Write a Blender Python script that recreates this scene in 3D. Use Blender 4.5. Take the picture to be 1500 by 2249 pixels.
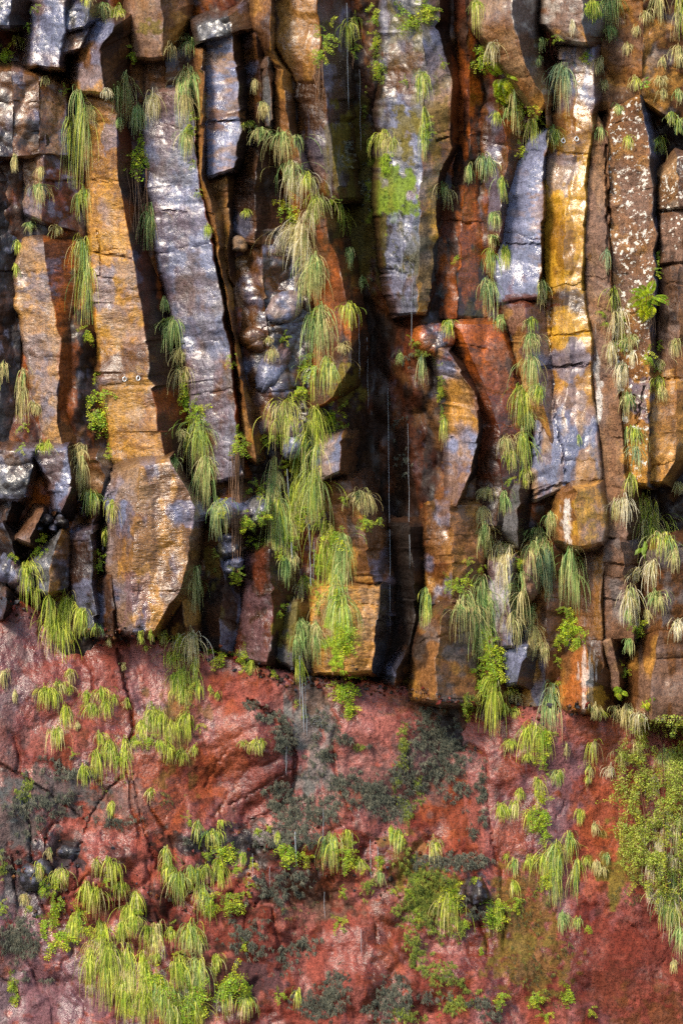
import bpy, math, random
import numpy as np
from mathutils import Vector, Matrix

for _o in list(bpy.data.objects):
    bpy.data.objects.remove(_o, do_unlink=True)
SC = bpy.context.scene
COL = SC.collection
RNG = np.random.default_rng(7)
random.seed(7)

# ------------------------------------------------------------------ camera, sky, sun, exposure
CAM = np.array((0.0, -24.0, 1.65))
TILT = math.radians(12.4)
LENS = 115.0
cam_data = bpy.data.cameras.new('camera')
cam_data.sensor_fit = 'HORIZONTAL'
cam_data.sensor_width = 36.0
cam_data.lens = LENS
cam_data.clip_end = 2000.0
cam = bpy.data.objects.new('camera', cam_data)
cam.location = CAM
cam.rotation_euler = (math.radians(90) + TILT, 0, 0)
COL.objects.link(cam)
SC.camera = cam

SUN_ELEV = math.radians(42.0)
SUN_AZ = math.radians(-42.0)        # measured from straight behind the camera, negative = from the left
to_sun = Vector((math.sin(SUN_AZ) * math.cos(SUN_ELEV), -math.cos(SUN_AZ) * math.cos(SUN_ELEV), math.sin(SUN_ELEV)))
world = bpy.data.worlds.new('World')
SC.world = world
world.use_nodes = True
wn = world.node_tree.nodes
wn.clear()
w_out = wn.new('ShaderNodeOutputWorld')
w_bg = wn.new('ShaderNodeBackground')
w_sky = wn.new('ShaderNodeTexSky')
w_sky.sky_type = 'NISHITA'
w_sky.sun_disc = False
w_sky.sun_elevation = SUN_ELEV
w_sky.sun_rotation = math.atan2(to_sun.x, to_sun.y)
w_sky.air_density = 1.0
w_sky.dust_density = 1.0
w_bg.inputs['Strength'].default_value = 0.07
world.node_tree.links.new(w_sky.outputs['Color'], w_bg.inputs['Color'])
world.node_tree.links.new(w_bg.outputs['Background'], w_out.inputs['Surface'])
sun_data = bpy.data.lights.new('sun', 'SUN')
sun_data.energy = 1.5
sun_data.angle = math.radians(15)
sun_data.color = (1.0, 0.87, 0.70)
sun = bpy.data.objects.new('sun', sun_data)
sun.rotation_euler = to_sun.to_track_quat('Z', 'Y').to_euler()
sun.location = (-12, -14, 20)
COL.objects.link(sun)
SC.view_settings.view_transform = 'Standard'
SC.view_settings.look = 'None'
SC.view_settings.gamma = 1.0
SC.view_settings.use_curve_mapping = False
SC.view_settings.exposure = 1.98
SC.render.engine = 'CYCLES'
SC.cycles.use_denoising = False
SC.cycles.sample_clamp_indirect = 4.0
SC.cycles.max_bounces = 4
SC.cycles.use_adaptive_sampling = True
SC.cycles.adaptive_threshold = 0.01

# ------------------------------------------------------------------ layout: photograph pixels + distance in front of the cliff -> metres
KPX = (36.0 / LENS) / 1500.0
FWD = np.array((0.0, math.cos(TILT), math.sin(TILT)))
UPV = np.array((0.0, -math.sin(TILT), math.cos(TILT)))
M_PX = 24.0 * KPX                    # metres per photo pixel on the cliff, about 5 mm


def W(px, py, d):
    px = np.asarray(px, float); py = np.asarray(py, float); d = np.asarray(d, float)
    a = (px - 750.0) * KPX
    b = (1124.5 - py) * KPX
    dy = FWD[1] + UPV[1] * b
    dz = FWD[2] + UPV[2] * b
    t = (-d - CAM[1]) / dy
    return np.stack((CAM[0] + a * t, -d * np.ones_like(t), CAM[2] + dz * t), -1)


# ------------------------------------------------------------------ noise
def _h(ix, iy, s):
    v = np.sin(ix * 127.1 + iy * 311.7 + s * 74.7) * 43758.5453
    return v - np.floor(v)


def vn(x, y, s=0.0):
    ix = np.floor(x); iy = np.floor(y)
    fx = x - ix; fy = y - iy
    fx = fx * fx * fx * (fx * (fx * 6 - 15) + 10); fy = fy * fy * fy * (fy * (fy * 6 - 15) + 10)
    a = _h(ix, iy, s); b = _h(ix + 1, iy, s); c = _h(ix, iy + 1, s); e = _h(ix + 1, iy + 1, s)
    return (a + (b - a) * fx) * (1 - fy) + (c + (e - c) * fx) * fy


def fbm(x, y, s=0.0, o=4):
    r = 0.0; a = 0.5; n = 0.0
    for k in range(o):
        ca, sa = math.cos(k * 0.7), math.sin(k * 0.7)
        r = r + a * vn((x * ca - y * sa) * 2 ** k + 17.3 * k, (x * sa + y * ca) * 2 ** k - 9.1 * k, s + k * 3.1)
        n += a; a *= 0.5
    return r / n


def chips(x, y, size, s=0.0, slope=0.5, ax=1.0):
    """continuous angular facets: the upper envelope of tilted planes, in units of `size`"""
    u = x / size * ax; v = y / size
    iu = np.floor(u); iv = np.floor(v)
    best = np.full(np.shape(u), -9.0)
    for du in (-1, 0, 1):
        for dv in (-1, 0, 1):
            cu = iu + du; cv = iv + dv
            pu = cu + _h(cu, cv, s + 1); pv = cv + _h(cu, cv, s + 2)
            a = _h(cu, cv, s + 3) * 0.35
            gu = (_h(cu, cv, s + 4) - 0.5) * 2 * slope; gv = (_h(cu, cv, s + 5) - 0.5) * 2 * slope
            du_ = u - pu; dv_ = v - pv
            best = np.maximum(best, a + gu * du_ + gv * dv_ - 0.78 * (du_ * du_ + dv_ * dv_))
    return best


def smooth(e0, e1, x):
    t = np.clip((x - e0) / (e1 - e0), 0, 1)
    return t * t * (3 - 2 * t)


# ------------------------------------------------------------------ colours (linear base colours)
PAL = dict(
    blue=(0.112, 0.117, 0.178), lblue=(0.160, 0.168, 0.250), grey=(0.085, 0.080, 0.080), dgrey=(0.028, 0.027, 0.032),  # blue, lblue: grey basalt with the sky's reflection tinted into the base colour
    ochre=(0.36, 0.170, 0.030), gold=(0.41, 0.215, 0.018), dgold=(0.17, 0.072, 0.006), brown=(0.092, 0.036, 0.010), mbrown=(0.175, 0.074, 0.021),
    dbrown=(0.034, 0.0130, 0.0045), rust=(0.33, 0.078, 0.007), drust=(0.085, 0.019, 0.004), black=(0.011, 0.0065, 0.0042),
    tan=(0.27, 0.155, 0.072), pinkb=(0.150, 0.085, 0.057), white=(0.62, 0.59, 0.54), lich=(0.56, 0.54, 0.48),
    red=(0.20, 0.044, 0.028), pink=(0.28, 0.090, 0.070), orange=(0.24, 0.054, 0.016), dred=(0.075, 0.009, 0.0045), brick=(0.150, 0.034, 0.021),  # pink: sheen of the wet red tuff, put into its colour
    purple=(0.130, 0.062, 0.070), mossd=(0.060, 0.070, 0.050), mossg=(0.13, 0.19, 0.016), mossb=(0.20, 0.32, 0.015), mosso=(0.12, 0.095, 0.014),
    slate=(0.066, 0.078, 0.076), teal=(0.15, 0.19, 0.175))
PAL = {k: np.array(v) for k, v in PAL.items()}

# colour patches on the rock, blue and pink ones being painted-in sheen: x, y, rx, ry, colour, amount, noise scale px, vertical stretch
BLOBS = []
CRACKS = []       # polylines of photo pixels, width px, depth m


def paint(px, py, col, rough):
    for (bx, by, rx, ry, c, amt, ns, st) in BLOBS:
        m = (np.abs(px - bx) < rx * 1.3) & (np.abs(py - by) < ry * 1.3)
        if not m.any():
            continue
        x = px[m]; y = py[m]
        r = np.sqrt(((x - bx) / rx) ** 2 + ((y - by) / ry) ** 2)
        n = fbm(x / ns, y / (ns * st), bx * 0.13 + by * 0.07, 4)
        k = smooth(0.0, 0.16, (1.0 - r) * 0.55 + (n - 0.5) * 1.25) * amt
        col[m] = col[m] * (1 - k[:, None]) + PAL[c] * k[:, None]
        if c in ('mossd', 'mossg', 'mossb', 'mosso', 'lich', 'white', 'slate', 'teal'):
            rough[m] = rough[m] * (1 - k) + 0.8 * k


def crack_depth(px, py):
    out = np.zeros(px.shape)
    for pts, w, dep in CRACKS:
        xs = [p[0] for p in pts]; ys = [p[1] for p in pts]
        m = (px > min(xs) - 12) & (px < max(xs) + 12) & (py > min(ys) - 12) & (py < max(ys) + 12)
        if not m.any():
            continue
        x = px[m] + (vn(px[m] / 9, py[m] / 9, 4) - .5) * 7; y = py[m] + (vn(px[m] / 9, py[m] / 9, 8) - .5) * 7
        best = np.full(x.shape, 1e9)
        for (x0, y0), (x1, y1) in zip(pts[:-1], pts[1:]):
            ex, ey = x1 - x0, y1 - y0
            t = np.clip(((x - x0) * ex + (y - y0) * ey) / (ex * ex + ey * ey + 1e-6), 0, 1)
            best = np.minimum(best, np.hypot(x - x0 - t * ex, y - y0 - t * ey))
        out[m] = np.maximum(out[m], dep * (1 - smooth(0.25, 1.0, best / w)))
    return out


# ------------------------------------------------------------------ surface depth map (for things that grow on or hang before the rock)
DS = 5
DM = np.full((2900 // DS, 2000 // DS), -0.9)


def splat(px, py, d):
    i = np.clip(((np.asarray(py) + 250) / DS).astype(int), 0, DM.shape[0] - 1)
    j = np.clip(((np.asarray(px) + 250) / DS).astype(int), 0, DM.shape[1] - 1)
    np.maximum.at(DM, (i, j), d)


def surf(px, py):
    i = np.clip(((np.asarray(py) + 250) / DS).astype(int), 0, DM.shape[0] - 1)
    j = np.clip(((np.asarray(px) + 250) / DS).astype(int), 0, DM.shape[1] - 1)
    return DM[i, j]


# ------------------------------------------------------------------ materials
def new_mat(name):
    m = bpy.data.materials.new(name)
    m.use_nodes = True
    nt = m.node_tree
    nt.nodes.clear()
    out = nt.nodes.new('ShaderNodeOutputMaterial')
    b = nt.nodes.new('ShaderNodeBsdfPrincipled')
    nt.links.new(b.outputs[0], out.inputs[0])
    return m, nt, b, out


def rock_material(name, bump_fine=0.5, bump_mid=0.6, stretch=(1, 1, 1), lichen=False, coat=0.35, grain=0.55, spec=0.5, film=0.22):
    m, nt, b, out = new_mat(name)
    N = nt.nodes.new; L = nt.links.new
    at = N('ShaderNodeAttribute'); at.attribute_name = 'Col'
    ar = N('ShaderNodeAttribute'); ar.attribute_name = 'Rough'
    geo = N('ShaderNodeNewGeometry')
    mp = N('ShaderNodeMapping'); mp.inputs['Scale'].default_value = stretch
    L(geo.outputs['Position'], mp.inputs['Vector'])
    n1 = N('ShaderNodeTexNoise'); n1.inputs['Scale'].default_value = 21; n1.inputs['Detail'].default_value = 3.5; n1.inputs['Roughness'].default_value = 0.65
    n2 = N('ShaderNodeTexNoise'); n2.inputs['Scale'].default_value = 80; n2.inputs['Detail'].default_value = 2; n2.inputs['Roughness'].default_value = 0.6
    n3 = N('ShaderNodeTexNoise'); n3.inputs['Scale'].default_value = 2.6; n3.inputs['Detail'].default_value = 6; n3.inputs['Roughness'].default_value = 0.6
    for n in (n1, n2, n3):
        L(mp.outputs['Vector'], n.inputs['Vector'])
    # streaks that run down the face
    mps = N('ShaderNodeMapping'); mps.inputs['Scale'].default_value = (26, 26, 1.6)
    L(geo.outputs['Position'], mps.inputs['Vector'])
    ns = N('ShaderNodeTexNoise'); ns.inputs['Scale'].default_value = 1; ns.inputs['Detail'].default_value = 2
    L(mps.outputs['Vector'], ns.inputs['Vector'])

    def rng(sock, a0, a1, b0, b1):
        r = N('ShaderNodeMapRange'); r.inputs[1].default_value = a0; r.inputs[2].default_value = a1
        r.inputs[3].default_value = b0; r.inputs[4].default_value = b1
        L(sock, r.inputs[0]); return r.outputs[0]

    def mul(a, bb):
        q = N('ShaderNodeMath'); q.operation = 'MULTIPLY'; L(a, q.inputs[0]); L(bb, q.inputs[1]); return q.outputs[0]
    g = mul(mul(rng(n1.outputs[0], 0.3, 0.7, 1 - grain * 0.8, 1 + grain * 0.8), rng(n2.outputs[0], 0.3, 0.7, 1 - grain * 0.6, 1 + grain * 0.6)),
            rng(ns.outputs[0], 0.3, 0.7, 1 - grain * 0.35, 1 + grain * 0.35))
    g = mul(g, rng(n2.outputs[0], 0.36, 0.44, 0.45, 1.0))
    mix = N('ShaderNodeVectorMath'); mix.operation = 'SCALE'
    L(at.outputs['Color'], mix.inputs[0]); L(g, mix.inputs['Scale'])
    col = mix.outputs[0]
    if lichen:
        al = N('ShaderNodeAttribute'); al.attribute_name = 'Lichen'
        nl = N('ShaderNodeTexNoise'); nl.inputs['Scale'].default_value = 14; nl.inputs['Detail'].default_value = 4; nl.inputs['Roughness'].default_value = 0.7
        L(geo.outputs['Position'], nl.inputs['Vector'])
        vl = N('ShaderNodeTexVoronoi'); vl.inputs['Scale'].default_value = 17
        L(geo.outputs['Position'], vl.inputs['Vector'])
        sp = rng(vl.outputs['Distance'], 0.22, 0.34, 1, 0)
        add = N('ShaderNodeMath'); add.operation = 'ADD'
        L(nl.outputs[0], add.inputs[0]); L(mul(sp, rng(n3.outputs[0], 0.42, 0.62, -0.12, 0.22)), add.inputs[1])
        a2 = N('ShaderNodeMath'); a2.operation = 'ADD'; L(add.outputs[0], a2.inputs[0]); L(rng(al.outputs['Fac'], 0, 1, -0.5, 0.035), a2.inputs[1])
        k = rng(a2.outputs[0], 0.60, 0.66, 0, 1)
        mx = N('ShaderNodeMix'); mx.data_type = 'RGBA'
        L(k, mx.inputs[0]); L(col, mx.inputs[6]); mx.inputs[7].default_value = (0.62, 0.58, 0.50, 1)
        col = mx.outputs[2]
    L(col, b.inputs['Base Color'])
    rr = N('ShaderNodeMath'); rr.operation = 'ADD'; rr.use_clamp = True
    L(ar.outputs['Fac'], rr.inputs[0]); L(rng(n1.outputs[0], 0.3, 0.7, -0.14, 0.14), rr.inputs[1])
    L(rr.outputs[0], b.inputs['Roughness'])
    L(rng(ar.outputs['Fac'], 0.3, 0.6, spec, 0.12), b.inputs['Specular IOR Level'])
    # thin film of water: coat that is strong where the rock is wet (low Rough)
    L(rng(ar.outputs['Fac'], 0.3, 0.62, coat, 0.0), b.inputs['Coat Weight'])
    b.inputs['Coat Roughness'].default_value = 0.2
    b.inputs['Coat IOR'].default_value = 1.45
    bp1 = N('ShaderNodeBump'); bp1.inputs['Strength'].default_value = bump_mid; bp1.inputs['Distance'].default_value = 0.03
    L(n1.outputs[0], bp1.inputs['Height'])
    bp2 = N('ShaderNodeBump'); bp2.inputs['Strength'].default_value = bump_fine; bp2.inputs['Distance'].default_value = 0.008
    L(n2.outputs[0], bp2.inputs['Height']); L(bp1.outputs[0], bp2.inputs['Normal'])
    L(bp2.outputs[0], b.inputs['Normal'])
    bp0 = N('ShaderNodeBump'); bp0.inputs['Strength'].default_value = film; bp0.inputs['Distance'].default_value = 0.03
    L(n1.outputs[0], bp0.inputs['Height']); L(bp0.outputs[0], b.inputs['Coat Normal'])
    return m


def leaf_material(name, rough=0.5, trans=0.35, varied=0.25):
    m, nt, b, out = new_mat(name)
    N = nt.nodes.new; L = nt.links.new
    at = N('ShaderNodeAttribute'); at.attribute_name = 'Col'
    geo = N('ShaderNodeNewGeometry')
    n = N('ShaderNodeTexNoise'); n.inputs['Scale'].default_value = 22; n.inputs['Detail'].default_value = 2
    L(geo.outputs['Position'], n.inputs['Vector'])
    r = N('ShaderNodeMapRange'); r.inputs[1].default_value = 0.3; r.inputs[2].default_value = 0.7; r.inputs[3].default_value = 1 - varied; r.inputs[4].default_value = 1 + varied
    L(n.outputs[0], r.inputs[0])
    v = N('ShaderNodeVectorMath'); v.operation = 'SCALE'
    L(at.outputs['Color'], v.inputs[0]); L(r.outputs[0], v.inputs['Scale'])
    L(v.outputs[0], b.inputs['Base Color'])
    b.inputs['Roughness'].default_value = rough
    b.inputs['Specular IOR Level'].default_value = 0.3
    t = N('ShaderNodeBsdfTranslucent'); L(v.outputs[0], t.inputs['Color'])
    mx = N('ShaderNodeMixShader'); mx.inputs[0].default_value = trans
    L(b.outputs[0], mx.inputs[1]); L(t.outputs[0], mx.inputs[2]); L(mx.outputs[0], out.inputs[0])
    return m


def plain_material(name, col, rough=0.5, metal=0.0, nscale=30, amt=0.3):
    m, nt, b, out = new_mat(name)
    N = nt.nodes.new; L = nt.links.new
    geo = N('ShaderNodeNewGeometry')
    n = N('ShaderNodeTexNoise'); n.inputs['Scale'].default_value = nscale; n.inputs['Detail'].default_value = 4
    L(geo.outputs['Position'], n.inputs['Vector'])
    cr = N('ShaderNodeValToRGB')
    cr.color_ramp.elements[0].position = 0.3; cr.color_ramp.elements[1].position = 0.7
    cr.color_ramp.elements[0].color = tuple(c * (1 - amt) for c in col) + (1,)
    cr.color_ramp.elements[1].color = tuple(min(1, c * (1 + amt)) for c in col) + (1,)
    L(n.outputs[0], cr.inputs[0]); L(cr.outputs[0], b.inputs['Base Color'])
    b.inputs['Roughness'].default_value = rough; b.inputs['Metallic'].default_value = metal
    return m


MAT = {}
MAT['basalt'] = rock_material('wet_basalt', 0.3, 0.5, coat=0.45, grain=.5, film=.14)
MAT['smooth'] = rock_material('smooth_wet_basalt', 0.3, 0.28, grain=0.38, coat=0.25)
MAT['ripple'] = rock_material('rippled_ochre_basalt', 0.4, 0.75, stretch=(0.55, 0.8, 1.5), grain=0.5, coat=0.35)
MAT['lichen'] = rock_material('lichened_basalt', 0.7, 0.6, lichen=True, coat=0.3)
MAT['tuff'] = rock_material('wet_red_tuff', 0.35, 0.7, grain=0.45, coat=0.35, film=0.45, spec=.35)
MAT['grass'] = leaf_material('grass_blade', 0.5, 0.42)
MAT['fern'] = leaf_material('fern_leaf', 0.5, 0.4)
MAT['moss'] = leaf_material('moss_leaf', 0.8, 0.15)
MAT['root'] = leaf_material('dry_root', 0.8, 0.0)
MAT['steel'] = plain_material('galvanised_steel', (0.62, 0.62, 0.60), 0.4, 0.8)
MAT['ground'] = plain_material('wet_gravel', (0.09, 0.085, 0.075), 0.8, 0, 8, 0.5)


# ------------------------------------------------------------------ mesh helpers
def link(name, me, parent=None):
    o = bpy.data.objects.new(name, me)
    COL.objects.link(o)
    if parent is not None:
        o.parent = parent
    return o


def mesh_np(name, V, F, mat, col=None, rough=None, lich=None, smooth_shade=True, sharp=None):
    """V (n,3); F (m,4) or (m,3) ints"""
    me = bpy.data.meshes.new(name)
    k = F.shape[1]
    me.vertices.add(len(V)); me.vertices.foreach_set('co', np.ascontiguousarray(V, np.float32).ravel())
    me.loops.add(F.size); me.loops.foreach_set('vertex_index', np.ascontiguousarray(F, np.int32).ravel())
    me.polygons.add(len(F))
    me.polygons.foreach_set('loop_start', np.arange(0, F.size, k, dtype=np.int32))
    me.polygons.foreach_set('use_smooth', np.full(len(F), smooth_shade, bool))
    me.update(calc_edges=True)
    if col is not None:
        a = me.attributes.new('Col', 'FLOAT_COLOR', 'POINT')
        c = np.ones((len(V), 4), np.float32); c[:, :3] = col
        a.data.foreach_set('color', c.ravel())
    if rough is not None:
        a = me.attributes.new('Rough', 'FLOAT', 'POINT'); a.data.foreach_set('value', np.asarray(rough, np.float32))
    if lich is not None:
        a = me.attributes.new('Lichen', 'FLOAT', 'POINT'); a.data.foreach_set('value', np.asarray(lich, np.float32))
    me.materials.append(MAT[mat])
    if sharp:
        me.set_sharp_from_angle(angle=math.radians(sharp))
    return me


def grid_faces(nr, nc):
    i = np.arange((nr - 1) * nc).reshape(nr - 1, nc)[:, :-1]
    return np.stack((i, i + nc, i + nc + 1, i + 1), -1).reshape(-1, 4)


def tag(o, label, cat=None, group=None, kind=None):
    o['label'] = label
    if cat: o['category'] = cat
    if group: o['group'] = group
    if kind or cat: o['kind'] = kind or 'thing'
    return o


# ------------------------------------------------------------------ rock pieces
def F(c, ov=(), rough=0.38, chip=0.0, cs=60, fb=0.02, fs=70, lich=0.0, slope=0.5, edge=None):
    return dict(c=c, ov=ov, rough=rough, chip=chip, cs=cs, fb=fb, fs=fs, lich=lich, slope=slope)


def facet_look(f, px, py, s):
    """colour and roughness of a facet at photo positions"""
    c = f['c']
    yy = py + (fbm(px / 40, py / 40, s + 5, 3) - 0.5) * 70
    if isinstance(c, str):
        col = np.tile(PAL[c], (len(px), 1))
    else:
        ys = [q[0] for q in c]
        col = np.stack([np.interp(yy, ys, [PAL[q[1]][k] for q in c]) for k in range(3)], -1)
    rough = np.full(len(px), f['rough'])
    for q in f['ov']:
        cn, amt, sc, st = q[:4]
        n = fbm(px / sc, py / (sc * st), s + sc + 11 * len(cn), 4)
        th = q[4] if len(q) > 4 else 0.5
        k = smooth(th - 0.05, th + 0.09, n) * amt
        col = col * (1 - k[:, None]) + PAL[cn] * k[:, None]
        if cn in ('blue', 'lblue'):
            rough -= 0.10 * k
    v = 0.78 + 0.44 * fbm(px / 26, py / 26, s + 40, 4)
    col = col * v[:, None]
    rough = rough + (fbm(px / 35, py / 35, s + 60, 3) - 0.5) * 0.3
    return np.clip(col, 0.006, 0.85), np.clip(rough, 0.1, 0.95)


def poly_at(pts, t):
    p = np.array(pts, float)
    seg = np.maximum(np.abs(np.diff(p[:, 1])), 0.35 * np.abs(np.diff(p[:, 0]))) + 1e-6
    u = np.concatenate(([0], np.cumsum(seg))); u /= u[-1]
    return np.interp(t, u, p[:, 0]), np.interp(t, u, p[:, 1])


def dval(d, t):
    if isinstance(d, (tuple, list)):
        return np.interp(t, np.linspace(0, 1, len(d)), d)
    return np.full(len(t), float(d))


SEED = [0]
PIECES = []
GROUP_ROCK = {}


def rock(name, cat, label, edges, facets, mat='basalt', group=None, pitch=3.0, jag=3.4, back=-1.1, capr=0.10, parent=None, sharp=26, flare=1.0):
    """a column, block or slab of rock, lofted between edge lines that run down it; each edge has its own depth.
    facets lie between neighbouring edges; the ends and the two flanks run back into the cliff"""
    SEED[0] += 1
    s = SEED[0] * 13.7
    y0 = min(p[1] for _, e in edges for p in e); y1 = max(p[1] for _, e in edges for p in e)
    nr = max(6, int((y1 - y0) / pitch))
    t = np.linspace(0, 1, nr)
    EX, EY, ED = [], [], []
    for k, (d, pts) in enumerate(edges):
        x, y = poly_at(pts, t)
        kr = np.random.default_rng(SEED[0] * 31 + k)
        ky = np.sort(kr.uniform(y0 - 40, y1 + 40, max(4, int((y1 - y0 + 80) / 26))))
        x = x + np.interp(y, ky, kr.normal(0, 1, len(ky)) * jag * 0.8) + (fbm(y / 9, y * 0 + k * 9.7, s + k, 2) - 0.5) * 3
        dd = np.maximum(dval(d, t), -0.04) + 0.03 + (fbm(y / 55, y * 0 + k * 5.1, s + 30 + k, 3) - 0.5) * 0.08
        EX.append(x); EY.append(y); ED.append(dd)
    PX, PY, PD, FI = [], [], [], []
    nf = len(facets)
    for k in range(nf):
        w = np.max(np.hypot(EX[k + 1] - EX[k], EY[k + 1] - EY[k]))
        nc = max(3, int(w / pitch))
        u = np.linspace(0, 1, nc + 1)
        if k < nf - 1:
            u = u[:-1]
        PX.append(EX[k][:, None] * (1 - u) + EX[k + 1][:, None] * u)
        PY.append(EY[k][:, None] * (1 - u) + EY[k + 1][:, None] * u)
        PD.append(ED[k][:, None] * (1 - u) + ED[k + 1][:, None] * u)
        FI.append(np.full((nr, len(u)), k))
    PX = np.concatenate(PX, 1); PY = np.concatenate(PY, 1); PD = np.concatenate(PD, 1); FI = np.concatenate(FI, 1)
    nc = PX.shape[1]
    # blunt the ends and the flanks a little so that nothing ends in a knife edge
    tt = np.linspace(0, 1, nr)[:, None]; dist_end = np.minimum(tt, 1 - tt) * (y1 - y0)
    PD = PD - capr * 0.6 * (1 - smooth(0, 9, dist_end)) ** 2
    uu = np.arange(nc)[None, :] * pitch; dist_side = np.minimum(uu, (nc - 1) * pitch - uu)
    PD = PD - 0.015 * (1 - smooth(0, 5, dist_side)) ** 2
    px = PX.ravel(); py = PY.ravel(); d = PD.ravel(); fi = FI.ravel()
    py = py + (1 - smooth(0, 12, np.broadcast_to(dist_end, PX.shape).ravel())) * (fbm(px / 22, px * 0, s + 80, 3) - 0.5) * 10
    col = np.zeros((len(px), 3)); rough = np.zeros(len(px)); lich = np.zeros(len(px))
    for k, f in enumerate(facets):
        m = fi == k
        c, r = facet_look(f, px[m], py[m], s + k * 3)
        col[m] = c; rough[m] = r; lich[m] = f['lich']
        x = px[m]; y = py[m]
        dd = (fbm(x / f['fs'], y / f['fs'], s + 7 + k, 5) - 0.5) * 2 * f['fb']
        dd = dd + (fbm(x / 16, y / 11, s + 17, 3) - 0.5) * 0.011
        if f['chip']:
            dd = dd + f['chip'] * chips(x, y, f['cs'], s, f['slope']) + 0.35 * f['chip'] * chips(x, y, f['cs'] * 0.42, s + 50, f['slope'])
            dd = dd - f['chip'] * 0.15
        else:
            dd = dd + 0.095 * (chips(x, y, 120, s + 3, 0.7, 1.5) - 0.2) + 0.03 * (chips(x, y, 38, s + 5, 0.8) - 0.2)
        # feather the roughness of neighbouring facets at their shared edge
        d[m] = d[m] + dd
    if y1 - y0 > 150:
        jr = np.random.default_rng(SEED[0] * 77)
        yj = y0 + jr.uniform(30, 90)
        while yj < y1 - 30:
            til = jr.uniform(-.25, .25); q = py - yj - til * (px - px.mean()) + (vn(px / 18, px * 0, s + yj) - .5) * 9
            side = jr.choice((-1, 1)) * jr.uniform(.004, .018)
            d = d + side * np.exp(-np.clip(q, 0, None) / 45.0) * (q > 0) - jr.uniform(.0, .025) * np.exp(-(q / 2.6) ** 2) * (vn(px / 30, py / 30, s + 3) > .35)
            yj += jr.uniform(100, 330)
    d = d - crack_depth(px, py)
    paint(px, py, col, rough)
    splat(px, py, d)
    V = W(px, py, d).reshape(nr, nc, 3)
    # flanks and ends run back into the cliff, flaring a little so that neighbours grow into each other
    ring_idx = np.arange(nr * nc).reshape(nr, nc)
    ring = np.concatenate((ring_idx[0, :], ring_idx[1:, -1], ring_idx[-1, -2::-1], ring_idx[-2:0:-1, 0]))
    ox = np.concatenate((np.linspace(-1, 1, nc), np.ones(nr - 1), np.linspace(1, -1, nc)[1:], -np.ones(nr - 2)))
    oy = np.concatenate((-np.ones(nc), np.linspace(-1, .5, nr)[1:] ** 3, .5 * np.ones(nc - 1), np.linspace(.5, -1, nr)[1:-1] ** 3))
    Vf = V.reshape(-1, 3); n0 = len(Vf)
    allV = [Vf]; allC = [col]; allR = [rough]; allL = [lich]
    rows = [ring]
    cnt = n0
    rx_, ry_, rd_ = px[ring], py[ring], d[ring]
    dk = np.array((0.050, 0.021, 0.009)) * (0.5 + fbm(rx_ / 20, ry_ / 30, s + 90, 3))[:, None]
    for q, off, dep in ((1, 2.0, .04), (2, 6.0, .11), (3, 11.0, .20), (4, 16.0, .36), (5, 17.0, None)):
        nz = 0.6 + 0.8 * fbm(rx_ / 16, ry_ / 16, s + 95 + q, 2)
        fx = rx_ + ox * off * nz * flare; fy = ry_ + oy * off * nz * flare
        fd = np.minimum(rd_ - dep * nz, rd_ - .01) if dep else np.full(len(ring), min(back, rd_.min() - .7))
        allV.append(W(fx, fy, fd))
        splat(fx, fy, fd)
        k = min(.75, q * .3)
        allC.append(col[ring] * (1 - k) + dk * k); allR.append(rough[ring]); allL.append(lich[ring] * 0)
        rows.append(np.arange(cnt, cnt + len(ring))); cnt += len(ring)
    faces = [grid_faces(nr, nc)]
    for a, b_ in zip(rows[:-1], rows[1:]):
        faces.append(np.stack((a, np.roll(a, -1), np.roll(b_, -1), b_), -1))
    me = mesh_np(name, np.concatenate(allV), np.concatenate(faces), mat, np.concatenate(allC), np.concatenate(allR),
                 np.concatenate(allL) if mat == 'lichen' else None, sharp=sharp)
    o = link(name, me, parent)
    if label:
        tag(o, label, cat, group)
    PIECES.append(o)
    return o


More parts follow.
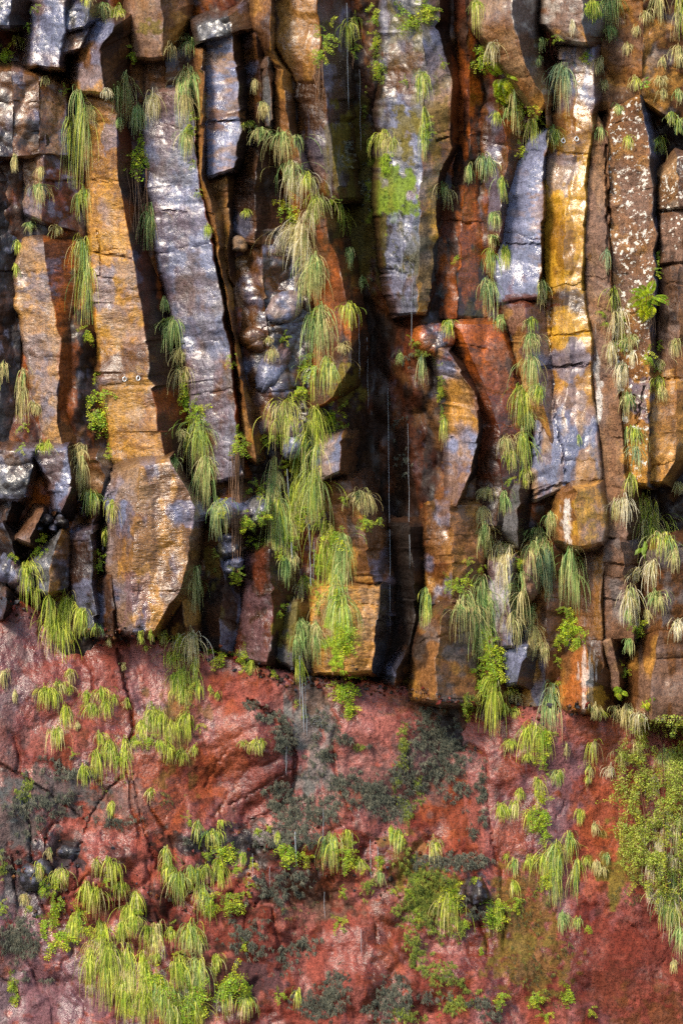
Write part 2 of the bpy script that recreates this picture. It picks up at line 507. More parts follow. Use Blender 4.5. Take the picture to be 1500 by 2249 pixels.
def boulder(name, cat, label, cx, cy, rx, ry, d0, h, f, rot=0.0, mat='basalt', group=None, pitch=3.0, back=-0.3, irr=0.28, parent=None):
    """a rounded angular stone: dome of facets over an uneven outline, running back behind itself"""
    SEED[0] += 1
    s = SEED[0] * 13.7
    n = max(14, int(2 * math.pi * max(rx, ry) / pitch)); m = max(5, int(max(rx, ry) / pitch))
    th = np.linspace(0, 2 * math.pi, n, endpoint=False)
    br = np.random.default_rng(SEED[0] * 5)
    kt = np.sort((np.arange(8) + br.uniform(-.35, .35, 8)) / 8 * 2 * math.pi); kv = 1 + br.uniform(-1, 1, 8) * irr * .8
    rad = lambda a: np.interp(a, np.concatenate((kt[-1:] - 2 * math.pi, kt, kt[:1] + 2 * math.pi)), np.concatenate((kv[-1:], kv, kv[:1])))
    out = rad(th) * (1 + (fbm(np.cos(th) * 4 + 5, np.sin(th) * 4 + 5, s, 2) - .5) * .12)
    q = np.linspace(0, 1, m + 1)[1:]
    ca, sa = math.cos(rot), math.sin(rot)
    ux = np.cos(th)[None] * out * q[:, None] * rx; uy = np.sin(th)[None] * out * q[:, None] * ry
    px = (cx + ux * ca - uy * sa).ravel(); py = (cy + ux * sa + uy * ca).ravel()
    dome = np.sqrt(np.clip(1 - (q[:, None] * 0.985) ** 3.4, 0, 1)) * np.ones((1, n))
    px = np.concatenate(([cx], px)); py = np.concatenate(([cy], py)); dome = np.concatenate(([1.0], dome.ravel()))
    d = d0 + h * dome
    ch = f['chip'] if f['chip'] else 0.85 * h
    d = d + ch * (chips(px, py, max(rx, ry) * 1.0, s, 0.9) - 0.2) + 0.2 * ch * (chips(px, py, max(rx, ry) * 0.6, s + 9, 0.8) - 0.2) + (fbm(px / 12, py / 12, s, 3) - .5) * 0.01
    col, rough = facet_look(f, px, py, s)
    paint(px, py, col, rough)
    splat(px, py, d)
    V = [W(px, py, d)]; C = [col]; R = [rough]
    k = np.arange(n)
    fa = np.stack((np.zeros(n, int), 1 + k, 1 + (k + 1) % n), -1)
    quads = []
    for r in range(m - 1):
        a = 1 + r * n; b_ = a + n
        quads.append(np.stack((a + k, b_ + k, b_ + (k + 1) % n, a + (k + 1) % n), -1))
    last = 1 + (m - 1) * n
    ring = np.arange(last, last + n); cnt = last + n
    for sc, dd in ((1.0, 0.5), (0.9, 1.0)):
        bx = cx + (px[ring] - cx) * sc; by = cy + (py[ring] - cy) * sc
        V.append(W(bx, by, d0 * (1 - dd) + back * dd + 0 * bx)); C.append(col[ring]); R.append(rough[ring])
        nw = np.arange(cnt, cnt + n)
        prev = ring if sc == 1.0 else nw - n
        quads.append(np.stack((prev, nw, np.roll(nw, -1), np.roll(prev, -1)), -1)); cnt += n
    Q = np.concatenate(quads)
    tri = np.concatenate((fa, Q[:, [0, 1, 2]], Q[:, [0, 2, 3]]))
    me = mesh_np(name, np.concatenate(V), tri, mat, np.concatenate(C), np.concatenate(R), np.full(cnt, f['lich']) if mat == 'lichen' else None, sharp=22)
    o = link(name, me, parent)
    if label:
        tag(o, label, cat, group)
    PIECES.append(o)
    return o
# ------------------------------------------------------------------ colour patches and cracks on the rock
def blob(x, y, rx, ry, c, amt=0.8, ns=22, st=1.0):
    BLOBS.append((x, y, rx, ry, c, amt, ns, st))


for a in [
    # basalt
    (860, 420, 50, 75, 'mossg', 0.9, 18, 1.4), (895, 265, 30, 40, 'mosso', 0.8, 14, 1.2), (895, 330, 18, 25, 'mosso', 0.8, 12, 1.2), (950, 260, 35, 90, 'mosso', 0.5, 20, 1.5), (930, 560, 45, 110, 'slate', 0.55, 18, 1.6),
    (800, 430, 60, 220, 'mosso', 0.45, 20, 2.5), (745, 320, 30, 90, 'mosso', 0.7, 16, 2), (870, 560, 30, 100, 'lblue', 0.6, 14, 2),
    (880, 145, 45, 45, 'brown', 0.7, 20, 1), (885, 185, 45, 25, 'brown', 0.7, 14, 1),
    (760, 850, 40, 45, 'mosso', 0.7, 16, 1), (640, 1385, 35, 60, 'mosso', 0.7, 18, 1.4), (745, 1390, 32, 65, 'mossb', 0.8, 16, 1.5),
    (470, 1240, 18, 50, 'mosso', 0.4, 18, 1.5),
    (480, 130, 35, 25, 'tan', 0.6, 20, 0.6), (485, 250, 45, 14, 'mbrown', 0.7, 18, 0.5), (480, 275, 40, 12, 'mbrown', 0.6, 18, 0.5),
    (1240, 325, 40, 35, 'mbrown', 0.6, 22, 1.5), (1240, 375, 40, 45, 'blue', 0.55, 20, 2), (1240, 545, 45, 55, 'dgold', 0.8, 16, 2.2), (1242, 660, 50, 24, 'dbrown', 0.8, 18, 0.8), (1235, 485, 25, 30, 'dgold', 0.5, 14, 2),
    (1250, 790, 45, 40, 'blue', 0.65, 22, 2), (1255, 870, 45, 45, 'blue', 0.5, 22, 2), (1230, 880, 35, 30, 'dgold', 0.5, 16, 1),
    (1290, 1030, 25, 55, 'ochre', 0.6, 20, 2.5), (1312, 800, 8, 70, 'white', 0.45, 9, 5), (1317, 885, 8, 40, 'white', 0.7, 9, 3),
    (1245, 1145, 13, 50, 'white', 0.6, 6, 5), (1285, 1130, 30, 45, 'gold', 0.7, 18, 1.4), (1290, 1500, 18, 75, 'white', 0.45, 5, 8), (1255, 1520, 30, 30, 'rust', 0.5, 18, 1), (1310, 1540, 22, 30, 'gold', 0.6, 18, 1),
    (1095, 1310, 18, 60, 'white', 0.3, 5, 6), (1165, 1260, 14, 50, 'pinkb', 0.5, 12, 2),
    (1455, 1500, 45, 90, 'pinkb', 0.6, 22, 5), (1440, 720, 40, 100, 'pinkb', 0.35, 16, 4), (1470, 640, 25, 70, 'dbrown', 0.7, 12, 5),
    (1440, 860, 50, 60, 'ochre', 0.6, 30, 0.8), (1430, 1010, 60, 45, 'ochre', 0.7, 30, 0.7), (1410, 880, 22, 60, 'blue', 0.6, 18, 1.5),
    (1190, 460, 30, 60, 'ochre', 0.3, 10, 0.6), (1140, 690, 25, 70, 'purple', 0.6, 20, 1.5), (1180, 700, 40, 30, 'brown', 0.7, 22, 0.7), (1155, 660, 60, 18, 'drust', 0.8, 20, 0.5),
    (330, 80, 32, 50, 'pinkb', 0.6, 16, 2), (330, 60, 25, 18, 'mosso', 0.7, 10, 1), (235, 230, 30, 30, 'mbrown', 0.6, 20, 1), (235, 310, 25, 30, 'blue', 0.6, 18, 1.5), (225, 365, 40, 25, 'brown', 0.6, 18, 0.7),
    (265, 800, 60, 35, 'brown', 0.85, 24, 0.8), (225, 620, 30, 60, 'blue', 0.6, 22, 1.5), (270, 600, 40, 40, 'blue', 0.35, 18, 1), (255, 690, 40, 40, 'blue', 0.3, 18, 1),
    (350, 450, 40, 80, 'brown', 0.25, 24, 1.3), (420, 620, 50, 60, 'pinkb', 0.4, 22, 1.3), (450, 700, 50, 80, 'pinkb', 0.25, 20, 1.3),
    (330, 1200, 55, 150, 'ochre', 0.85, 24, 2.6), (370, 1210, 40, 80, 'dgold', 0.6, 14, 2.5), (310, 1180, 60, 120, 'brown', 0.6, 18, 2.5), (345, 1330, 18, 55, 'ochre', 0.9, 14, 3), (380, 1290, 40, 40, 'brown', 0.7, 18, 1.2), (300, 1310, 35, 60, 'purple', 0.6, 18, 1.5),
    (300, 1080, 50, 60, 'tan', 0.6, 18, 2), (400, 1130, 35, 40, 'lblue', 0.6, 18, 2),
    (125, 600, 30, 40, 'blue', 0.4, 18, 0.6), (160, 640, 40, 60, 'rust', 0.5, 22, 1.5), (150, 850, 30, 90, 'rust', 0.35, 30, 2), (85, 640, 40, 40, 'blue', 0.4, 14, 0.6), (100, 850, 25, 60, 'blue', 0.4, 14, 1.5),
    (660, 60, 45, 90, 'ochre', 0.45, 26, 2.5), (625, 110, 25, 60, 'ochre', 0.4, 20, 2.5), (700, 340, 46, 80, 'blue', 0.3, 6, 5), (740, 640, 40, 90, 'rust', 0.3, 24, 1.5), (775, 720, 25, 50, 'rust', 0.5, 20, 1.3),
    (1030, 740, 60, 40, 'rust', 0.6, 24, 1), (1100, 800, 30, 50, 'slate', 0.4, 14, 1.5), (1075, 870, 40, 70, 'drust', 0.5, 24, 1.3), (1030, 560, 25, 120, 'rust', 0.4, 22, 2.5), (1005, 240, 20, 120, 'rust', 0.35, 16, 3),
    (1000, 1090, 40, 60, 'mbrown', 0.5, 24, 1), (1000, 1200, 60, 60, 'mbrown', 0.6, 26, 1),
]:
    blob(*a)

for a in [(800, 560, 62, 330, 'black', .85, 30, 3), (830, 950, 70, 260, 'black', .8, 30, 3), (890, 1240, 55, 230, 'black', .75, 30, 3), (768, 150, 34, 200, 'black', .8, 22, 3), (560, 400, 40, 130, 'black', .5, 30, 2),
          (840, 800, 60, 200, 'drust', .4, 26, 3), (900, 980, 40, 150, 'drust', .5, 24, 3)]:
    BLOBS.insert(0, a)
N_BASALT_BLOBS = len(BLOBS)
for pts, w, dep in [
    ([(205, 552), (240, 560), (285, 565)], 3.5, 0.05), ([(215, 505), (221, 560), (220, 605)], 3, 0.03), ([(212, 607), (250, 612)], 3, 0.03), ([(203, 396), (245, 400)], 3, 0.03),
    ([(1110, 535), (1150, 536), (1190, 535)], 3.5, 0.04), ([(1285, 605), (1340, 615)], 3, 0.02), ([(1205, 740), (1250, 735), (1300, 727)], 3.5, 0.03), ([(1185, 805), (1240, 805), (1280, 798)], 3.5, 0.05),
    ([(1212, 640), (1210, 800), (1222, 940), (1235, 985), (1240, 1040)], 3, 0.03), ([(1190, 940), (1180, 1000)], 3, 0.03), ([(1112, 730), (1130, 800), (1140, 850)], 5, 0.07),
    ([(1172, 1090), (1225, 1065), (1318, 1058)], 4, 0.05), ([(1330, 320), (1334, 480), (1340, 620)], 4, 0.06), ([(1392, 870), (1400, 930), (1415, 850)], 4, 0.05),
    ([(1400, 835), (1490, 828)], 3, 0.03), ([(1330, 1240), (1400, 1245)], 3.5, 0.04), ([(1325, 1315), (1395, 1330)], 3, 0.03),
    ([(768, 1285), (832, 1286)], 4, 0.05), ([(700, 1050), (760, 1048)], 3, 0.03), ([(325, 250), (400, 285)], 2.5, 0.015), ([(358, 460), (412, 466)], 2.5, 0.02),
    ([(240, 1055), (236, 1100), (248, 1080)], 3, 0.03), ([(455, 268), (527, 262)], 4, 0.05), ([(960, 310), (985, 300)], 4, 0.06),
    # red tuff
    ([(258, 1425), (275, 1500), (287, 1560), (293, 1605), (283, 1630)], 8, 0.14), ([(270, 1705), (240, 1735), (200, 1790), (185, 1830)], 5, 0.07), ([(0, 1678), (60, 1712), (130, 1760), (185, 1800)], 6, 0.08),
    ([(290, 1700), (302, 1760), (315, 1830), (345, 1880)], 5, 0.05), ([(435, 1725), (395, 1760), (360, 1800)], 3.5, 0.03), ([(500, 1640), (470, 1690), (450, 1730)], 4, 0.04),
    ([(545, 1540), (600, 1570), (640, 1620), (650, 1680), (640, 1740), (610, 1780)], 10, 0.16), ([(620, 1775), (560, 1800), (510, 1830)], 7, 0.06), ([(505, 1770), (560, 1740), (640, 1690)], 5, 0.04), ([(470, 1800), (500, 1745)], 5, 0.04),
    ([(1060, 1700), (1075, 1800), (1090, 1900)], 6, 0.05), ([(1380, 2030), (1430, 2070), (1470, 2040), (1500, 2020)], 5, 0.04), ([(1310, 2110), (1330, 2070)], 4, 0.03), ([(940, 2195), (1100, 2197), (1500, 2200)], 2.5, 0.012), ([(1100, 2145), (1490, 2150)], 2, 0.008),
    ([(330, 1870), (350, 1910), (390, 1960)], 7, 0.08), ([(180, 1850), (160, 1900), (120, 1930)], 7, 0.08), ([(1240, 1760), (1225, 1800)], 6, 0.05), ([(1455, 2120), (1480, 2050)], 4, 0.03),
]:
    tuff = pts[0][1] > 1400 or pts[-1][1] > 1600
    CRACKS.append((pts, w * (0.7 if tuff else 1), dep * (0.5 if tuff else 1)))

# ------------------------------------------------------------------ the cliff behind the columns
def y_bank(x):
    return np.interp(x, [-400, 0, 60, 130, 200, 330, 430, 500, 560, 640, 720, 830, 900, 1000, 1100, 1230, 1330, 1380, 1500, 1900],
                     [1290, 1312, 1330, 1370, 1393, 1398, 1432, 1445, 1472, 1492, 1492, 1512, 1512, 1545, 1562, 1555, 1562, 1582, 1578, 1570])


def sheet(name, xs, ys, depth, look, mat, label=None):
    PX, PY = np.meshgrid(xs, ys)
    px = PX.ravel(); py = PY.ravel()
    d = depth(px, py) - crack_depth(px, py)
    col, rough = look(px, py, d)
    paint(px, py, col, rough)
    splat(px, py, d)
    me = mesh_np(name, W(px, py, d), grid_faces(len(ys), len(xs)), mat, col, rough, sharp=50)
    o = link(name, me)
    o['kind'] = 'structure'
    if label: o['label'] = label
    return o


def cliff_depth(x, y):
    d = 0.06 + 0.06 * np.sin(x / 83.0) + (fbm(x / 130, y / 260, 3, 4) - 0.5) * 0.5
    d = d + 0.22 * (chips(x, y, 150, 2, 0.6, 1.7) - 0.2) + 0.10 * (chips(x, y, 62, 5, 0.7, 1.3) - 0.2) + 0.04 * (chips(x, y, 26, 8, 0.8) - 0.2)
    chute = np.exp(-((x - (800 + (y - 400) * 0.06)) / 75.0) ** 2) * smooth(100, 330, y) * (1 - smooth(1250, 1400, y))
    d = d - 0.5 * chute
    return np.clip(d, -0.85, 0.34) + (fbm(x / 14, y / 12, 9, 3) - 0.5) * 0.03


def cliff_look(x, y, d):
    st = dict(c='dbrown', ov=[('brown', 0.8, 60, 2.2, 0.5), ('drust', 0.85, 80, 2.5, 0.52), ('rust', 0.6, 45, 2.5, 0.6), ('black', 0.9, 70, 2.2, 0.48), ('blue', 0.3, 16, 1.6, 0.70), ('mbrown', 0.4, 30, 1.4, 0.62)], rough=0.56)
    return facet_look(st, x, y, 2.2)


sheet('cliff_face', np.arange(-240, 1741, 4.0), np.arange(-240, 1661, 4.0), cliff_depth, cliff_look, 'basalt', 'dark wet basalt cliff behind and between the columns')

# red bank
N0 = len(BLOBS)
RED = [(560, 2120, 260, 130, 'dred', .6, 26, 1.3), (760, 2080, 200, 120, 'drust', .4, 18, 1.2), (60, 1480, 130, 160, 'pink', .3, 12, 1.4),
    (60, 1430, 130, 140, 'purple', 0.7, 16, 1.2), (170, 1480, 110, 90, 'red', 0.8, 30, 1), (350, 1470, 60, 70, 'pink', 0.6, 26, 1.2), (290, 1500, 18, 110, 'purple', 0.55, 12, 3), (340, 1720, 130, 90, 'orange', 0.55, 26, 1), (240, 1580, 60, 30, 'orange', 0.5, 24, 0.7),
    (560, 1620, 100, 120, 'pink', 0.5, 18, 1.5), (560, 1720, 110, 80, 'dred', 0.5, 22, 0.8), (600, 1640, 50, 60, 'dred', 0.7, 18, 1), (530, 1530, 70, 50, 'red', 0.6, 20, 1), (500, 1660, 40, 100, 'orange', 0.55, 22, 1.5),
    (800, 1630, 110, 80, 'pink', 0.85, 20, 1), (740, 1690, 70, 50, 'pink', 0.7, 18, 1), (1000, 1790, 70, 110, 'orange', 0.7, 26, 1.4), (1010, 1800, 60, 90, 'dred', 0.45, 20, 1.5), (1060, 1760, 40, 160, 'pink', 0.5, 14, 2),
    (1230, 1680, 60, 120, 'purple', 0.75, 18, 1.8), (1220, 1790, 50, 70, 'purple', 0.7, 20, 1.3), (1250, 1580, 40, 50, 'pink', 0.6, 16, 1), (1320, 1720, 60, 180, 'orange', 0.55, 40, 1.8), (1390, 2110, 180, 130, 'brick', 0.9, 40, 1), (1420, 2080, 120, 90, 'dred', .5, 14, .8), (1330, 2170, 130, 60, 'dbrown', 0.35, 14, 0.5), (1450, 2230, 90, 60, 'brown', 0.6, 24, 0.8),
    (1360, 1900, 60, 80, 'mosso', 0.85, 30, 1), (1240, 1960, 40, 60, 'purple', 0.5, 16, 1.5), (1270, 2080, 30, 140, 'dred', 0.6, 18, 3), (1080, 2060, 50, 120, 'dred', 0.6, 24, 2), (1040, 1900, 50, 40, 'dred', 0.6, 24, 1),
    (100, 2200, 200, 110, 'purple', 0.85, 18, 1), (40, 2080, 60, 120, 'purple', 0.7, 20, 1.3), (60, 1960, 70, 60, 'dgrey', 0.75, 22, 1), (130, 1880, 60, 50, 'dgrey', 0.8, 20, 1), (150, 1860, 40, 35, 'black', 0.6, 16, 1),
    (270, 1870, 80, 40, 'red', 0.7, 24, 1), (270, 1880, 40, 25, 'black', 0.6, 14, 0.7), (400, 1850, 70, 30, 'black', 0.85, 16, 0.8), (480, 1870, 80, 55, 'black', 0.85, 18, 1), (570, 1850, 90, 50, 'black', 0.85, 18, 0.8), (350, 2000, 70, 45, 'black', 0.75, 20, 1), (390, 1990, 40, 40, 'dred', 0.6, 18, 1),
    (660, 1960, 140, 60, 'black', 0.6, 24, 0.9), (680, 1950, 90, 50, 'dbrown', 0.6, 20, 0.8), (700, 2000, 80, 40, 'pinkb', 0.5, 20, 0.8), (620, 2100, 160, 90, 'pink', 0.55, 22, 1.2), (600, 2110, 60, 120, 'dred', 0.55, 18, 2), (750, 2120, 60, 110, 'red', 0.8, 20, 2), (560, 2150, 60, 50, 'dgrey', 0.6, 18, 1), (460, 2140, 90, 80, 'black', 0.7, 20, 1), (960, 2080, 60, 50, 'pink', 0.6, 20, 1),
    (960, 1960, 70, 60, 'mosso', 0.7, 20, 1.2), (890, 1900, 60, 60, 'mosso', 0.45, 22, 1), (1140, 2010, 80, 110, 'mosso', 0.55, 16, 1.2), (1170, 2120, 90, 70, 'mosso', 0.5, 14, 1), (390, 1560, 60, 150, 'mosso', 0.45, 20, 2), (260, 1760, 90, 40, 'slate', 0.45, 16, 0.8), (110, 1740, 110, 60, 'slate', 0.65, 16, 0.8), (30, 1800, 60, 80, 'slate', 0.6, 22, 1),
    (686, 1620, 48, 130, 'teal', 0.6, 26, 2.0), (30, 1420, 70, 150, 'dred', 0.5, 14, 1.5), (860, 1720, 160, 80, 'slate', 0.35, 16, 1), (960, 1640, 80, 90, 'slate', 0.4, 16, 1), (700, 1530, 60, 40, 'brown', 0.6, 22, 1), (940, 1550, 90, 25, 'mbrown', 0.4, 20, 0.5),
    (1040, 1960, 40, 50, 'dgrey', 0.85, 16, 1.2), (1180, 1570, 90, 20, 'pink', 0.5, 16, 0.6), (0, 1850, 50, 500, 'slate', 0.3, 30, 2), (450, 2000, 60, 60, 'red', 0.6, 22, 1),
]
for a in RED:
    blob(*a)
RED_BLOBS = BLOBS[N0:]
ALL_BLOBS = list(BLOBS)
BLOBS[:] = RED_BLOBS


def bank_depth(x, y):
    yb = y_bank(x) + (fbm(x / 30, x * 0, 6, 3) - 0.5) * 26
    f = (y - yb) / 850.0
    d = 0.22 + 0.75 * f + (fbm(x / 260, y / 220, 21, 3) - 0.5) * 0.42
    d = d + 0.16 * (chips(x + y * 0.35, y, 230, 23, 0.6) - 0.2) + 0.035 * (chips(x + y * .3, y, 70, 25, 0.7) - 0.2)
    rub = np.clip((np.exp(-((y - 1930 - 40 * np.sin(x / 170)) / 95.0) ** 2) + .8 * smooth(1930, 2050, y) * smooth(.38, .6, fbm(x / 130, y / 100, 71, 3))) * smooth(1150, 950, x) * smooth(0, 120, x) + 0.8 * np.exp(-((x - 120) / 90) ** 2 - ((y - 1900) / 60) ** 2), 0, 1)
    d = d + rub * (0.17 * (chips(x, y, 60, 27, 0.9) - 0.25) + 0.07 * (chips(x, y, 24, 28, 0.9) - 0.2))
    d = d + (fbm(x / 12, y / 15, 30, 3) - 0.5) * 0.024 + (fbm(x / 40, y / 34, 33, 3) - 0.5) * 0.03
    # the ridge on the left of the falling water
    d = d + 0.16 * np.exp(-((x - 590) / 65) ** 2 - ((y - 1650) / 130) ** 2)
    d = d + 0.14 * np.exp(-((x - 290) / 60) ** 2 - ((y - 1880) / 35) ** 2)
    rib = np.exp(-((x - 570) / 110) ** 2 - ((y - 1680) / 130) ** 2)
    q = (x * .55 + y) / 46 + 1.5 * fbm(x / 60, y / 60, 44, 2)
    d = d + rib * 0.07 * np.abs(np.sin(q * 1.57)) - rib * .03
    q2 = (x * .9 - y * .25) / 70 + 2.2 * fbm(x / 110, y / 160, 46, 3)
    d = d - 0.07 * np.exp(-(np.abs(np.mod(q2, 1) - .5) / .07) ** 2) * smooth(.46, .66, fbm(x / 120, y / 120, 48, 2)) * (1 - smooth(1080, 1220, x)) * .6
    d = d + 0.06 * (chips(x, y * .8, 120, 52, .9) - .2)
    back = smooth(0, -34, y - yb)
    return d * (1 - back) - 0.8 * back


def bank_look(x, y, d):
    st = dict(c='red', ov=[('pink', 0.6, 44, 1.2, 0.49), ('dred', 0.8, 34, 2.2, 0.53), ('orange', 0.5, 70, 1.2, 0.55), ('purple', 0.35, 30, 1.4, 0.6), ('dbrown', 0.6, 16, 1.1, 0.62)], rough=0.34)
    col, rough = facet_look(st, x, y, 5.5)
    dry = smooth(1180, 1330, x) * smooth(1620, 1750, y)
    rough = rough + 0.03 + 0.34 * smooth(.46, .64, fbm(x / 85, y / 110, 91, 4)) - .12 * smooth(300, 0, x) * smooth(1250, 1600, y)
    return col, np.clip(rough + 0.22 * dry, 0.1, 0.9)


sheet('red_tuff_bank', np.arange(-240, 1741, 3.2), np.arange(1250, 2640, 3.2), bank_depth, bank_look, 'tuff', 'wet red tuff bank below the basalt columns')
BLOBS[:] = ALL_BLOBS[:N_BASALT_BLOBS]

gm = bpy.data.meshes.new('ground')
gm.from_pydata([(-900, -900, 0), (900, -900, 0), (900, 900, 0), (-900, 900, 0)], [], [(0, 1, 2, 3)])
gm.materials.append(MAT['ground'])
g_o = link('ground', gm); g_o['kind'] = 'structure'

# ------------------------------------------------------------------ basalt columns
GC = 'basalt columns of the cliff'
GB = 'broken basalt blocks of the cliff'
BL = ('blue', 0.45, 70, 1.8, 0.53); BLs = ('blue', 0.65, 36, 1.5, 0.56); OC = ('ochre', 0.6, 45, 1.3, 0.53); BR = ('brown', 0.7, 40, 1.3, 0.54); DB = ('dbrown', 0.75, 40, 1.8, 0.54)
TN = ('tan', 0.5, 40, 1.2, 0.55); BK = ('black', 0.8, 36, 1.6, 0.56); RU = ('rust', 0.7, 60, 2.0, 0.54); GR = ('grey', 0.6, 34, 1.2, 0.55)
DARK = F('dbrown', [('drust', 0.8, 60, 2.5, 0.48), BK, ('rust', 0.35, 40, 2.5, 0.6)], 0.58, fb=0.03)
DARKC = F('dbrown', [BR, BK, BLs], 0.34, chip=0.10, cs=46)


def column(label, edges, facets, mat='basalt', **k):
    return rock('basalt_column', 'rock column', label, edges, facets, mat, GC, **k)


def block(label, edges, facets, mat='basalt', **k):
    return rock('rock_block', 'rock block', label, edges, facets, mat, GB, **k)


# --- left
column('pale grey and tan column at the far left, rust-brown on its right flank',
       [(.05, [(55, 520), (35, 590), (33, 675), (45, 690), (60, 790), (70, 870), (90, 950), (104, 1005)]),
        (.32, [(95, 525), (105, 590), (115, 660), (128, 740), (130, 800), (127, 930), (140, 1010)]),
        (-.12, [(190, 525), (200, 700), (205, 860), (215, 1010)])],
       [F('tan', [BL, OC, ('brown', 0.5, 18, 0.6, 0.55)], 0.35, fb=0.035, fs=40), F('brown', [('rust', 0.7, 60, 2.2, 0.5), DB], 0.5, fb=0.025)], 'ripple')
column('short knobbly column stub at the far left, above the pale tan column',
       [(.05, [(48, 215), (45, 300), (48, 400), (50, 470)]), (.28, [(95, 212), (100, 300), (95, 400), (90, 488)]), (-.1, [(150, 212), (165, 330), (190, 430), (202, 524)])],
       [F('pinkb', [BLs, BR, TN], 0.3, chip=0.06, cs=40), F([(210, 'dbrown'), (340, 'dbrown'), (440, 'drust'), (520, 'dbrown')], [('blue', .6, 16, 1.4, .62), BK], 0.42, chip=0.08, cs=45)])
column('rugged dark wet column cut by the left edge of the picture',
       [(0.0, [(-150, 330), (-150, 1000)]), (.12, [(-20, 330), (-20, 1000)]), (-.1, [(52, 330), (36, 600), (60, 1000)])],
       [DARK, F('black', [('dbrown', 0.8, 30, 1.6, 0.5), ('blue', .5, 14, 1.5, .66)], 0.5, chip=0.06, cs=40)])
block('rough blue-brown ledge at the left edge, under the top-left blocks',
      [(.15, [(-150, 150), (-150, 340)]), (.35, [(30, 150), (30, 350)]), (.3, [(90, 160), (90, 340)]), (.1, [(150, 185), (152, 345)])],
      [F('brown', [BLs, BR, BK], 0.36, chip=0.10, cs=70, slope=.9), F('brown', [BLs, ('mbrown', .6, 30, 1, .52), BK], 0.36, chip=0.10, cs=62, slope=.9), F('brown', [BLs, BLs, TN], 0.34, chip=0.10, cs=66, slope=.9)])
block('dark block in the top left corner of the cliff',
      [(.45, [(-150, -150), (-150, 62)]), (.6, [(38, -150), (22, 58)]), (.2, [(80, -150), (72, 62)])],
      [F('dgrey', [BLs, BR], 0.28, chip=0.12, cs=40, slope=.8), F('black', [DB], 0.4)])
block('blue-grey slab with a tan foot, second block from the top left corner',
      [(.35, [(78, -150), (72, 60), (66, 148)]), (.6, [(150, -150), (140, 60), (131, 152)])],
      [F([(0, 'blue'), (90, 'blue'), (112, 'tan'), (135, 'brown')], [BR, BLs], 0.28, chip=0.08, cs=50)])
block('blue-black block lying over the small tan stone, top left',
      [(.5, [(146, 12), (136, 70)]), (.7, [(200, 2), (188, 60)]), (.35, [(224, -4), (218, 46)])],
      [F('grey', [BLs, BK, BLs], 0.25, chip=0.10, cs=30, slope=.8), F('black', [BLs], 0.35)])
block('small wedge of grey stone between larger blocks, top left',
      [(.45, [(138, 72), (129, 120)]), (.58, [(195, 62), (174, 110)])], [F('pinkb', [BLs, BR], 0.3, chip=0.06, cs=30)])
block('blue-topped block with an ochre foot and dark right side, top left',
      [(.35, [(205, 42), (178, 72), (170, 203)]), (.72, [(252, 52), (226, 108), (229, 205)]), (.2, [(293, 22), (289, 80), (280, 168)])],
      [F([(40, 'blue'), (100, 'blue'), (114, 'mbrown'), (150, 'brown'), (165, 'ochre'), (200, 'ochre')], [BLs, BR], 0.32, fb=.03, fs=40), F('dbrown', [BR, BK], 0.56)])
block('brown block with a rounded right foot at the top, right of the blue-topped block',
      [(.2, [(290, -150), (285, 40), (300, 130)]), (.5, [(345, -150), (360, 60), (358, 128)]), (.15, [(404, -150), (416, 40), (396, 88)])],
      [F('pinkb', [BR, TN, ('mbrown', .6, 16, 3, .5)], 0.5, fb=.03), F('mbrown', [BR, OC, DB], 0.42, fb=.04)])
block('recessed brown rock above the head of the blue-grey column',
      [(.05, [(312, 122), (312, 214)]), (.22, [(362, 118), (362, 210)]), (.05, [(428, 86), (428, 200)])],
      [F('brown', [BR, ('pinkb', .6, 20, 3, .55), DB], 0.45, fb=.04), F('dbrown', [BR, BK], 0.4, fb=.04)])
column('tall ochre-yellow column on the left, with two small rings bolted low on it',
       [(.15, [(186, 206), (203, 300), (198, 400), (196, 500), (200, 600), (205, 700), (215, 770), (225, 850), (235, 940), (245, 1026)]),
        (.52, [(254, 225), (257, 340), (262, 400), (280, 490), (295, 560), (310, 650), (320, 740), (335, 850), (350, 940), (364, 1022)]),
        (-.1, [(262, 225), (298, 330), (300, 420), (330, 560), (355, 640), (375, 740), (400, 850), (420, 960), (430, 1015)])],
       [F([(200, 'mbrown'), (300, 'ochre'), (345, 'mbrown'), (385, 'ochre'), (560, 'ochre'), (640, 'ochre'), (770, 'ochre'), (800, 'brown'), (840, 'mbrown'), (1000, 'ochre')], [('blue', .45, 38, 1.2, .58), ('mbrown', .6, 16, .5, .56), ('gold', .4, 50, 1.2, .55)], 0.34, fb=.03, fs=45),
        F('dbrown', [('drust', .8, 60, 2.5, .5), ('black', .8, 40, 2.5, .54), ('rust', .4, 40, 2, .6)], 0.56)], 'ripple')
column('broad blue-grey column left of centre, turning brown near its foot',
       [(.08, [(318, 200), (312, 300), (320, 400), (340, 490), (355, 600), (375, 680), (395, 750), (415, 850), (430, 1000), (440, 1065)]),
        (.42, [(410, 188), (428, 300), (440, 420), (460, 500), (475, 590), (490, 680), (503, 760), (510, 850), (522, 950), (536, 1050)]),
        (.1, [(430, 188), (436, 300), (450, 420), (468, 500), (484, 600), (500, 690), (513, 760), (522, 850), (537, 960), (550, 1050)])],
       [F([(180, 'pinkb'), (270, 'blue'), (450, 'lblue'), (560, 'blue'), (760, 'blue'), (785, 'mbrown'), (830, 'brown'), (1060, 'brown')], [('pinkb', .5, 40, 1.2, .56), ('grey', .5, 30, 1.2, .55), ('lblue', .4, 50, 1.4, .52), ('drust', .35, 40, 2, .6)], 0.30, fb=.025, fs=50), DARK])
